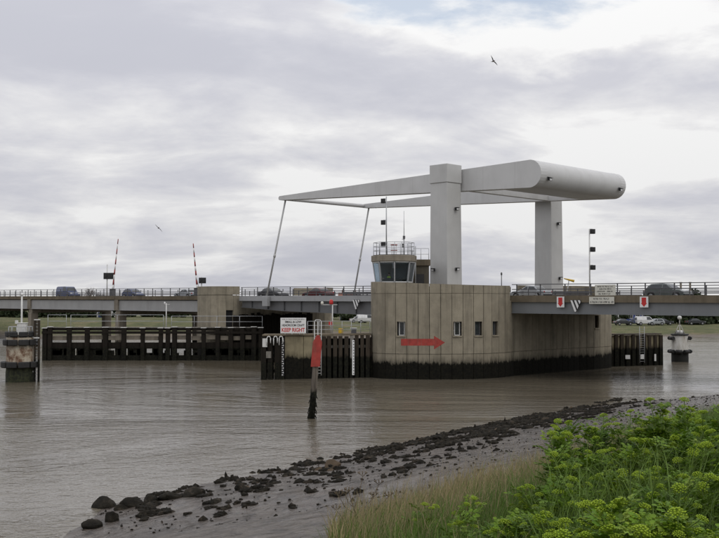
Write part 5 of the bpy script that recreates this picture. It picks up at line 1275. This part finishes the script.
spots = [(669, 240, 3.6, 5, 1), (684, 236, 3.4, 6, 1), (692, 238, 4.2, 6, 1), (701, 236, 3.8, 7, 1), (710, 240, 3.4, 6, 1), (678, 246, 5.5, 6, 0), (720, 250, 5, 6, 0), (640, 285, 7, 7, 0), (610, 290, 7, 8, 0), (349, 250, 2.6, 4, 1), (652, 238, 2.6, 5, 1), (616, 246, 3.0, 6, 1), (664, 300, 8, 9, 0), (690, 300, 8.5, 10, 0), (706, 296, 7.5, 9, 0),
         (330, 262, 4.0, 7, 0)]
words = ['dark bush on the far bank behind the white dolphin', 'dark bush on the far bank right of the white dolphin', 'taller dark bush among those right of the white dolphin', 'rounded dark bush below the right span near the edge', 'low dark bush nearest the right edge on the far bank', 'small tree rising behind the bushes by the white dolphin', 'small tree on the far bank at the right edge', 'tree behind the white shed on the far bank', 'tree behind the white clad building on the far bank', 'small bush before the beige house under the leaf', 'low bush behind the small silver car', 'low bush at the pier edge on the far bank', 'tall tree above the dark parked car', 'tall tree behind the dark bushes at the right', 'tall tree near the low shed at the right edge',
         'dark tree behind the beige houses under the leaf']
for i, (px, Y, h, w_, bu) in enumerate(spots): leaf_tree(words[i], px, Y, h, w_, 100 + i, 900 if not bu else 700, 'bushes on the far bank' if bu else 'trees beyond the river', bool(bu))
for k in range(30):                                              # hedge along the far bank under the left approach
    leaf_tree('dark hedge bush in the row under the left approach', -12 + k * 8.6 + rt.uniform(-2, 2), 246 + rt.uniform(-5, 9), rt.uniform(3.0, 3.9), rt.uniform(5, 7), 400 + k, 500, 'hedge bushes under the left approach', True)
# bare winter trees that show over the bridge deck
def bare_tree(label, px, Y, h, seed):
    r_ = random.Random(seed); q = far_pt(px, Y); t_ = thing('bare_tree', label, 'tree', q, 'bare trees behind the bridge')
    tr, tw = MB(), MB()
    def grow(p, d, ln, rad, lev):
        e = p + d * ln
        (tr if lev < 2 else tw).tube(p, e, rad, rad * 0.65, 6 if lev < 2 else 4, False)
        if lev >= 5: return
        for k in range(3 if lev else 5):
            nd = (d + Vector((r_.uniform(-1, 1), r_.uniform(-1, 1), r_.uniform(-.25, .7))) * (0.75 if lev else 0.7)).normalized()
            grow(p.lerp(e, r_.uniform(0.65, 1.0)), nd, ln * r_.uniform(0.62, 0.82), rad * 0.6, lev + 1)
    grow(Vector((0, 0, -0.3)), Vector((0, 0, 1)), h * 0.30, h * 0.022, 0)
    link('trunk', tr.mesh('trunk', BARK), t_); o = link('crown', tw.mesh('crown', TWIG), t_); tag(o, kind='stuff')
for px, Y, h, sd, lab in ((92, 340, 10.8, 1, 'bare winter tree whose twigs show above the left approach'), (80, 350, 9.2, 2, 'smaller bare tree left of the one above the left approach'), (103, 352, 8.6, 3, 'low bare tree right of the one above the left approach'), (322, 360, 9.0, 4, 'bare tree just showing over the lifting leaf'), (342, 370, 9.2, 5, 'bare tree beside the one over the lifting leaf')):
    bare_tree(lab, px, Y, h, sd)

# ------------------------------------------------------------------ gulls
def gull(label, px, py, d, spans, bank):
    q = ony(px, py, d); t_ = thing('gull', label, 'bird', q); 
    me = bpy.data.meshes.new('body'); ax_ = Vector((math.cos(bank), 0, math.sin(bank)))
    mb = MB(); mb.lathe((0, 0, 0), [(.01, -.26), (.05, -.20), (.085, -.08), (.09, .05), (.06, .16), (.045, .22), (.03, .26), (.008, .31)], 12)
    bm_ = mb.mesh('body', GULL)
    for v in bm_.vertices: x, y, z = v.co; v.co = Vector((z * 0.5, -z * 0.8, y))
    link('body', bm_, t_)
    for s, (ln, an, an2) in zip((-1, 1), spans):
        w0 = Vector((0, 0, 0)); d1 = Vector((math.cos(an), 0.1, math.sin(an))); d2 = Vector((math.cos(an2), 0.2, math.sin(an2)))
        a = w0 + d1 * ln * .45; e = a + d2 * ln * .55; ch = Vector((0.5, -0.85, 0)) * 0.16 * 0.9
        mb = MB(); mb.prism([w0 - ch * .5, w0 + ch * .6, a + ch * .6, a - ch * .5], (0, 0, .018)); mb.prism([a - ch * .5, a + ch * .6, e + ch * .05, e - ch * .1], (0, 0, .015)); mb.build if False else link('wing', mb.mesh('wing', GULLD), t_)
    mb = MB(); mb.prism([(-.10, .18, 0), (-.16, .15, 0), (-.24, .30, 0), (-.13, .34, 0)], (0, 0, .012)); link('tail', mb.mesh('tail', GULL), t_)
gull('gull gliding high in the sky above the counterweight', 493.3, 61.2, 105, ((0.66, R(108), R(112)), (0.62, R(-38), R(-48))), 0)
gull('gull flying over the left approach', 158.6, 228, 120, ((0.6, R(138), R(134)), (0.62, R(-42), R(-52))), 0)

# ------------------------------------------------------------------ weed-covered rocks on the mud
m, t, p = new_mat('weedy rock'); b = NB(t); setp(p, 0.55, 0, 0.4)
p.inputs['Roughness'].default_value = 0.85; p.inputs['Specular IOR Level'].default_value = 0.15
c = b.ramp(b.noise(3.0, 6, 0.65), [(0.35, (0.008, 0.007, 0.005)), (0.55, (0.020, 0.017, 0.012)), (0.70, (0.060, 0.048, 0.036))]); c = b.mix(b.ramp(b.rnd(), [(0.9, 0.0), (0.97, 0.5)]), c, (0.16, 0.115, 0.075))
b.l(c, p.inputs['Base Color']); b.bump(b.noise(12, 6, 0.7), 0.9, 0.05, p); ROCK = m
def rock_mesh(seed, rough=0.35, sub=3):
    bm = bmesh.new(); bmesh.ops.create_icosphere(bm, subdivisions=sub, radius=1.0); r_ = np.random.default_rng(seed)
    co = np.array([v.co[:] for v in bm.verts]); dsp = np.zeros(len(co))
    for k in range(10):
        dr = r_.normal(0, 1, 3); dr /= np.linalg.norm(dr); dsp += np.sin(co @ dr * r_.uniform(2, 9) + r_.uniform(0, 6)) * r_.uniform(.03, .12)
    cut = [(r_.normal(0, 1, 3), r_.uniform(.55, .85)) for _ in range(7)]
    co = co * (1 + dsp * rough * 2)[:, None]
    for n_, dd_ in cut:
        n_ = n_ / np.linalg.norm(n_); ov = co @ n_ - dd_; co -= np.maximum(ov, 0)[:, None] * n_ * 0.8
    for v, q in zip(bm.verts, co): v.co = q
    me = bpy.data.meshes.new('rock'); bm.to_mesh(me); bm.free(); me.materials.append(ROCK); me.polygons.foreach_set('use_smooth', [False] * len(me.polygons)); return me
RM = [rock_mesh(s, 0.35, 2) for s in range(6)]; RB = [rock_mesh(20 + s, 0.3, 3) for s in range(4)]
def ground_hit(px, py):
    r = ray(px, py); t0 = 3.0
    for k in range(900):
        q = EYE + r * t0
        if q.z <= max(0.0, gz(q.x, q.y)): return q
        t0 += 0.09
    return q
def rock(label, q, sx_, sy_, sz_, rz, me, group):
    o = link('rock', me, None, (q[0], q[1], q[2]), (random.uniform(-.2, .2), random.uniform(-.2, .2), rz), (sx_, sy_, sz_)); return tag(o, label, 'rock', group)
big = [(104, 507, 25, 'pointed dark rock farthest left, standing in the water'), (131.5, 506, 22, 'dark rock second from the left at the water edge'), (151, 502, 17, 'low dark rock joined to the left end of the boulder pair'), (171, 499, 20, 'lower of the two big dark boulders at the water edge'), (193, 496, 22, 'biggest rounded black boulder at the water edge'), (93, 527, 20, 'dark rock at the bottom left in wet mud'), (112, 521, 14, 'small upright dark rock above the bottom left rock'),
       (241.5, 490, 11, 'lone upright black stone between boulders and stakes'), (332, 466, 16, 'dark rock at the left of the broken stone row'), (371, 459, 10, 'pale sided rock in the middle of the shore line'), (400, 450, 7, 'small pointed rock left of the dark weed bank'), (440, 440, 12, 'dark rock above the weed bank near the water'), (357, 521, 13, 'isolated black rock on the mud left of the grass')]
for i, (px, py, wp, lab) in enumerate(big):
    q = ground_hit(px, py); s = wp * q.y / F / 2 * 1.15; rock(lab, (q.x, q.y, q.z + s * 0.10), s, s * 0.75, s * (0.6 if i not in (6, 7, 10) else 1.1), random.uniform(-.4, .4), RB[i % 4], 'large rocks along the shore')
rs = random.Random(11); cnt = 0
def patchy(x, y): return 0.8 * vnoise(x, y, 3.0, 8) + 0.75 * vnoise(x, y, 7.5, 18)
def cover(tt, s):                                                  # how much of the mud the weed covers
    right = np.clip((tt - 12) / 10, 0, 1)
    c_ = 0.36 - 0.24 * right * np.clip((5.5 - s) / 2, 0, 1) + 0.12 * np.clip((s - 5) / 2, 0, 1) * (1 - right) + np.clip((s - 6.2) / 1.5, 0, 1) * (0.5 * right) + np.clip((s - 9.5) / 3, 0, .5) + 0.35 * np.clip((tt - 33) / 8, 0, 1)
    return c_ - 0.24 * np.exp(-((s - 0.25) / 0.45) ** 2) * np.clip((tt - 4) / 4, 0, 1)
def shore_scatter(n, s0, s1, t0, t1, wr, hr, jit=0.10):
    out = []
    while len(out) < n:
        tt = rs.uniform(t0, t1); s = rs.uniform(s0, s1); x, y = P0 + D1 * tt + N1 * s
        if patchy(np.array([x]), np.array([y]))[0] + rs.uniform(-jit, jit) < cover(tt, s): continue
        out.append((x, y, rs.uniform(*wr), rs.uniform(*hr)))
    return out
sc = shore_scatter(110, -0.2, 5.5, 12, 46, (0.22, 0.62), (.08, .24)) + shore_scatter(60, 0.3, 8.5, -1, 14, (0.2, 0.6), (.06, .18)) + shore_scatter(45, -0.3, 0.7, 4, 42, (0.14, 0.30), (.12, .30), 0.5)
for x, y, w_, h_ in sc:
    rock('dark weed-covered stone lying in the mud of the near shore', (x, y, max(gz(x, y), -0.05) - h_ * 0.12), w_ * 0.62, w_ * 0.42, h_, R(35) + rs.uniform(-.8, .8), RM[rs.randrange(6)], 'weed-covered stones on the near shore')
# bladder-wrack and mud lumps round the stones: one mass
r_ = np.random.default_rng(77); n = 90000
tt, ss = r_.uniform(-7, 48, n), r_.uniform(-0.4, 12, n); X = P0[0] + D1[0] * tt + N1[0] * ss; Y = P0[1] + D1[1] * tt + N1[1] * ss
k = patchy(X, Y) + r_.uniform(-.06, .06, n) > cover(tt, ss) + 0.5 * (tt < 1.5) * (ss < 1.6) + 0.4 * (tt < -1.5); X, Y = X[k][:12000], Y[k][:12000]; n = len(X)
ico = bmesh.new(); bmesh.ops.create_icosphere(ico, subdivisions=1, radius=1); iv = np.array([v.co[:] for v in ico.verts]); fi = np.array([[v.index for v in f.verts] for f in ico.faces]); ico.free()
iv, fi = iv[:], fi[:]
nc = 1700; tt, ss = r_.uniform(-3, 40, nc), r_.uniform(0.5, 15.5, nc); X = np.concatenate([X, P0[0] + D1[0] * tt + N1[0] * ss]); Y = np.concatenate([Y, P0[1] + D1[1] * tt + N1[1] * ss]); n0 = n; n = len(X)
sz = np.stack([r_.uniform(.05, .17, n), r_.uniform(.05, .15, n), r_.uniform(.02, .12, n)], -1); sz[n0:] *= r_.uniform(.15, .5, (n - n0, 1)); Z = np.maximum(ground_z(X, Y), -0.03)
V = iv[None] * sz[:, None] * (1 + r_.uniform(-.4, .4, (n, len(iv), 1))) + np.stack([X, Y, Z + 0.012], -1)[:, None]
wm = np_mesh('shore_weed', V.reshape(-1, 3), (fi[None] + (np.arange(n) * len(iv))[:, None, None]).reshape(-1, 3), ROCK)
tag(link('shore_weed', wm), 'ragged black seaweed and mud lumps on the near shore', 'seaweed', kind='stuff')

# ------------------------------------------------------------------ bank vegetation
def blades(n, sampler, hr, wd, seed, colf, bendr=(0.1, 0.6)):
    r_ = np.random.default_rng(seed); X, Y = sampler(n, r_); n = len(X); Z = ground_z(X, Y) - 0.03
    a = r_.uniform(0, 2 * np.pi, n); h = r_.uniform(*hr, n) * (0.75 + 0.5 * r_.random(n)); be = r_.uniform(*bendr, n) * h; ba = r_.normal(0.3, 1.4, n)
    P = np.stack([X, Y, Z], -1); wv_ = np.stack([np.cos(a), np.sin(a), 0 * a], -1) * (wd * r_.uniform(.6, 1.3, n))[:, None]; bd = np.stack([np.cos(ba), np.sin(ba), 0 * a], -1)
    up = np.array((0, 0, 1.0)); V = []
    for f, wf in ((0, 1), (.4, .85), (.75, .55)):
        cp = P + up * (h * f)[:, None] + bd * (be * f * f)[:, None]; V += [cp - wv_ * wf, cp + wv_ * wf]
    V.append(P + up * (h * (1 - .25 * be / h))[:, None] + bd * be[:, None])
    V = np.stack(V, 1).reshape(-1, 3); k = np.arange(n)[:, None] * 7
    tri = np.concatenate([k + np.array(q) for q in ((0, 1, 3), (0, 3, 2), (2, 3, 5), (2, 5, 4), (4, 5, 6))], 0)
    col = colf(X, Y, r_); return V, tri, np.repeat(col, 7, 0)
def bank_sampler(s0, s1, d0, d1, px0, px1, power=1.0):
    def f(n, r_):
        d = d0 + (d1 - d0) * r_.random(n * 3) ** power; px = r_.uniform(px0, px1, n * 3); X = (px - 359.5) / F * d; s = s_near(X, d)
        edge = s + 1.6 * vnoise(X, d, 1.1, 14) - 0.9 * r_.random(len(s)) ** 3
        k = (edge > s0) & (s < s1); return X[k][:n], d[k][:n]
    return f
def grass_col(X, Y, r_):
    s = s_near(X, Y); dry = np.clip(0.92 - (s - 16) / 6.0, 0.12, 0.9) + 0.30 * vnoise(X, Y, 1.3, 9); px = 359.5 + F * X / Y; dry -= np.clip((px - 480) / 260, 0, .5)
    isdry = r_.random(len(X)) < dry; g = np.array((0.10, 0.165, 0.030)); st = np.array((0.34, 0.28, 0.145)); k = r_.uniform(.65, 1.3, len(X))[:, None]
    return np.where(isdry[:, None], st, g) * k
parts = [blades(42000, bank_sampler(15.6, 23, 11, 36, 330, 760), (0.25, 0.70), 0.0065, 31, grass_col), blades(20000, bank_sampler(18.5, 28, 4.5, 13, 360, 780), (0.22, 0.55), 0.0045, 32, grass_col)]
parts.append(blades(2200, bank_sampler(15.8, 22, 11, 34, 340, 640), (0.65, 1.05), 0.004, 33, lambda X, Y, r_: np.array((0.33, 0.27, 0.15)) * r_.uniform(.6, 1.2, len(X))[:, None], (0.05, 0.35)))
parts.append(blades(900, bank_sampler(20, 27, 6.5, 10.5, 540, 690), (0.55, 0.95), 0.005, 34, lambda X, Y, r_: np.array((0.12, 0.19, 0.035)) * r_.uniform(.6, 1.3, len(X))[:, None], (0.2, 0.7)))
V = np.concatenate([q[0] for q in parts]); T = np.concatenate([q[2] for q in parts]); offs_ = np.cumsum([0] + [len(q[0]) for q in parts[:-1]]); Fc = np.concatenate([q[1] + o_ for q, o_ in zip(parts, offs_)])
gm = np_mesh('bank_grass', V, Fc, GRASSM); tint_attr(gm, T)
tag(link('bank_grass', gm), 'mixed green and straw coloured grass on the near bank', 'grass', kind='stuff')

# alexanders: stout branching stems, glossy divided leaves and domed yellow-green flower heads
def leaflet(V, Fc, T, base, dirv, nor, ln, wd, tint):
    side = dirv.cross(nor).normalized(); k = len(V); n_ = nor
    prof = ((0.0, 0.06), (0.22, .40), (0.45, .5), (.62, .36), (.72, .40), (.86, .2))
    V.append(base)
    for f, w_ in prof[1:]:
        cpt = base + dirv * ln * f - n_ * ln * 0.12 * f * f; V.append(cpt + side * wd * w_ + n_ * wd * 0.10); V.append(cpt - n_ * wd * 0.04); V.append(cpt - side * wd * w_ + n_ * wd * 0.10)
    V.append(base + dirv * ln - n_ * ln * 0.13); T += [tint] * (len(V) - k)
    Fc += [(k, k + 1, k + 2), (k, k + 2, k + 3)]
    for i in range(len(prof) - 2):
        a = k + 1 + 3 * i; Fc += [(a, a + 3, a + 4), (a, a + 4, a + 1), (a + 1, a + 4, a + 5), (a + 1, a + 5, a + 2)]
    a = k + 1 + 3 * (len(prof) - 2); e = len(V) - 1; Fc += [(a, e, a + 1), (a + 1, e, a + 2)]
def leaf_mesh(seed):
    r_ = random.Random(seed); V, Fc, T = [], [], []
    mbp = MB(); rt_ = Vector((0, 0, 0)); ln = 0.30
    ends = [(Vector((0, ln * .95, .05)), Vector((0, 1, -.15)))]
    joints = [(0.52, 1), (0.52, -1), (.75, 1), (.75, -1)]
    def pinna(b0, d0, L_):
        for off, sd, sc_ in ((0.25, 1, .8), (0.25, -1, .8), (0.6, 0, 1.15), (.0, 1, .7), (.0, -1, .7)):
            dd_ = (d0 + Vector((0, 0, 1)).cross(d0) * sd * 0.95).normalized(); nn = (Vector((0, 0, 1)) + Vector((r_.uniform(-.35, .35), r_.uniform(-.35, .35), 0))).normalized()
            s_ = L_ * sc_ * r_.uniform(.85, 1.15); tt = r_.uniform(.6, 1.3); leaflet(V, Fc, T, b0 + d0 * L_ * off * 1.2, dd_, nn, s_, s_ * .72, (tt, tt * r_.uniform(.95, 1.05), tt))
    for f, sd in joints:
        b0 = Vector((0, ln * f, .06 * f)); d0 = Vector((sd * 1.0, .55, .05)).normalized(); pinna(b0 + d0 * .05, d0, .062)
        mbp.tube(b0, b0 + d0 * .09, .0028, .002, 4, False)
    pinna(ends[0][0], Vector((0, 1, -.1)).normalized(), .07); mbp.tube((0, 0, 0), ends[0][0], .0045, .0028, 5, False)
    k = len(V); V += [Vector(q) for q in mbp.v]; T += [(1.2, 1.15, 1.3)] * len(mbp.v)
    for q in mbp.f: Fc += [(q[0] + k, q[1] + k, q[2] + k), (q[0] + k, q[2] + k, q[3] + k)]
    me = np_mesh('leaf', np.array([v[:] for v in V]), np.array(Fc), LEAFM, True); tint_attr(me, np.array(T)); return me
LFM = [leaf_mesh(s) for s in range(5)]
def umbel_mesh(seed):
    r_ = random.Random(seed); mb = MB(); n = 34
    ico = bmesh.new(); bmesh.ops.create_icosphere(ico, subdivisions=1, radius=1); iv = [v.co.copy() for v in ico.verts]; fi = [tuple(v.index for v in f.verts) for f in ico.faces]; ico.free()
    for k in range(n):
        th = math.acos(1 - 0.72 * (k + .5) / n); ph = k * 2.39996; q = Vector((math.sin(th) * math.cos(ph), math.sin(th) * math.sin(ph), math.cos(th) * .70)) * 0.042 * r_.uniform(.92, 1.08)
        s = r_.uniform(.0042, .0066); mb.add([q + Vector((v.x * s * r_.uniform(.85, 1.2), v.y * s * r_.uniform(.85, 1.2), v.z * s * .72)) for v in iv], fi, True); mb.tube((0, 0, 0), q, .0012, .0010, 3, False)
    return mb.mesh('flower_head', UMBEL)
UBM = [umbel_mesh(s) for s in range(3)]
def alexanders(label, px, d, ztop, seed, group='yellow-green flowering plants on the near bank', nstem=3, spread=0.28):
    r_ = random.Random(seed); x = (px - 359.5) / F * d; g0 = gz(x, d) - 0.03; H = max(0.3, ztop - g0)
    t_ = thing('flowering_plant', label, 'plant', (x, d, g0), group); heads = []; leaves = []; st = MB()
    for k in range(nstem):
        a = r_.uniform(0, 6.28); b0 = Vector((r_.uniform(-.08, .08), r_.uniform(-.08, .08), 0)); top = Vector((math.cos(a) * spread * r_.uniform(.2, 1), math.sin(a) * spread * r_.uniform(.2, 1), H * (1 if k == 0 else r_.uniform(.72, .97)))); m1 = b0.lerp(top, .5) + Vector((r_.uniform(-.03, .03), r_.uniform(-.03, .03), 0))
        st.tube(b0, m1, .012, .009, 6, False); st.tube(m1, top - UV * .03, .009, .004, 6, False); heads.append((top, 1.3))
        nb = 3
        for j in range(nb):
            f = r_.uniform(.55, .92); p0 = b0.lerp(m1, f * 2) if f < .5 else m1.lerp(top, f * 2 - 1); aa = r_.uniform(0, 6.28); e = p0 + Vector((math.cos(aa) * .14, math.sin(aa) * .14, r_.uniform(.10, .22) * min(1.2, H)))
            if e.z > H: e.z = H - r_.uniform(0, .05)
            st.tube(p0, e - UV * .02, .005, .003, 5, False); heads.append((e, r_.uniform(.8, 1.25)))
        nl = int(12 + 18 * H) + (7 if d < 8.2 else 0)
        for j in range(nl):
            f = r_.uniform(.05, .93); p0 = b0.lerp(m1, f * 2) if f < .5 else m1.lerp(top, f * 2 - 1); leaves.append((p0, r_.uniform(0, 6.28), r_.uniform(.05, .75), r_.uniform(.5, .9) * (1.12 - .4 * f) * (0.8 if d < 8.2 else 1.0)))
    sme = st.mesh('stem', STEMM); link('stem', sme, t_)
    for q, s in heads: link('flower_head', UBM[r_.randrange(3)], t_, q - UV * 0.03, (r_.uniform(-.35, .35), r_.uniform(-.35, .35), r_.uniform(0, 6)), (s,) * 3)
    for q, a, pit, s in leaves: link('leaf', LFM[r_.randrange(5)], t_, q, (pit, r_.uniform(-.3, .3), a), (s,) * 3)
A_ = [(690, 397, 11.5, 'tallest dark green plant against the water at the right'), (664, 399, 12.0, 'tall plant just left of the tallest one at the right'), (715, 401, 10.4, 'tall plant at the right edge below the dolphin'), (640, 412, 12.6, 'bushy plant left of the tall pair'), (622, 411, 13.4, 'plant with small heads left of the bushy one'), (600, 415, 13.6, 'plant with heads against the wet mud'), (577, 420, 13.2, 'plant whose heads reach the weed bank'), (561, 430, 12.8, 'leftmost tall plant, heads against the mud'),
      (702, 432, 9.4, 'plant under the tallest one at the right edge'), (676, 428, 10.4, 'dense leafy plant in the right middle'), (650, 438, 10.6, 'leafy plant in the centre of the clump'), (628, 445, 11.0, 'plant left of the clump centre'), (600, 447, 11.2, 'plant in the middle left of the clump'), (578, 452, 11.0, 'shorter plant in the left of the clump'), (560, 464, 11.0, 'short plant at the left fringe of the clump'), (548, 486, 10.2, 'low plant at the left fringe above the grass'),
      (712, 468, 7.6, 'near plant at the right edge'), (692, 476, 7.8, 'near plant with pale heads at the right'), (676, 482, 7.4, 'near plant right of the long grass'), (566, 480, 8.6, 'near plant with two pale heads left of the long grass'), (612, 503, 6.4, 'front plant with a cluster of bright heads'), (630, 507, 6.1, 'front plant right of the bright cluster'), (598, 524, 6.0, 'low front plant at the bottom of the picture'), (634, 522, 5.9, 'low bright headed front plant at the bottom'), (680, 515, 6.2, 'front plant at the bottom right'), (705, 508, 6.0, 'front plant in the bottom right corner'), (660, 520, 6.3, 'front plant between the bottom right clumps'), (716, 528, 5.6, 'lowest plant in the bottom right corner'),
      (550, 512, 7.4, 'small plant at the bottom centre'), (572, 518, 7.0, 'small plant right of the bottom centre'), (520, 518, 8.0, 'small plant in dry grass at the bottom'), (458, 494, 12.0, 'lone leafy plant in dry grass'), (425, 506, 12.5, 'pale green lone plant at the left of the grass'), (466, 520, 9.6, 'small bright plant in front of the lone leafy one'), (492, 526, 8.6, 'small plant low in the grass at the bottom'), (645, 470, 9.0, 'leafy plant behind the long grass'), (610, 470, 9.6, 'leafy plant above the bright front cluster')]
for i, (px, py, d, lab) in enumerate(A_):
    alexanders(lab, px, d, ony(px, py, d).z, 300 + i, nstem=4 if (px > 560 and d > 9) else (1 if d > 9.5 and px < 500 else 3), spread=0.34 if d > 9 else 0.22)
# dead umbel stalk standing on the mud edge
q = ground_hit(362, 545); ds = thing('dead_stalk', 'dry branching dead flower stalk in front of the mud', 'plant', (XJ(361, 17), 17.0, gz(XJ(361, 17), 17.0)))
g0 = Vector(ds.location); st = MB(); rq = random.Random(2)
zt_ = ony(352, 492, 17).z; top = Vector((XJ(349, 17), 17, zt_))
st.path([g0, g0.lerp(top, .55) + Vector((.02, 0, 0)), top], .008, 5)
tips = []
for f, dx, dzv in ((.35, .28, .42), (.5, .40, .50), (.55, -.25, .30), (.7, -.12, .22), (.62, .15, .55), (.45, .55, .35), (.3, -.35, .25)):
    a = g0.lerp(top, f); e = a + Vector((dx, rq.uniform(-.1, .1), dzv)); st.path([a, a.lerp(e, .5) + Vector((dx * .12, 0, -.03)), e], .005, 5); tips.append(e)
st.build('stem', DRYST, ds)
for e in tips + [top]:
    mb = MB()
    for k in range(8): a = k * .785; mb.tube(e, e + Vector((math.cos(a) * .07, math.sin(a) * .07, .05)), .003, .002, 4, False); mb.tube(e + Vector((math.cos(a) * .07, math.sin(a) * .07, .05)), e + Vector((math.cos(a) * .075, math.sin(a) * .075, .075)), .011, .006, 5)
    mb.build('seed_head', DRYST, ds)
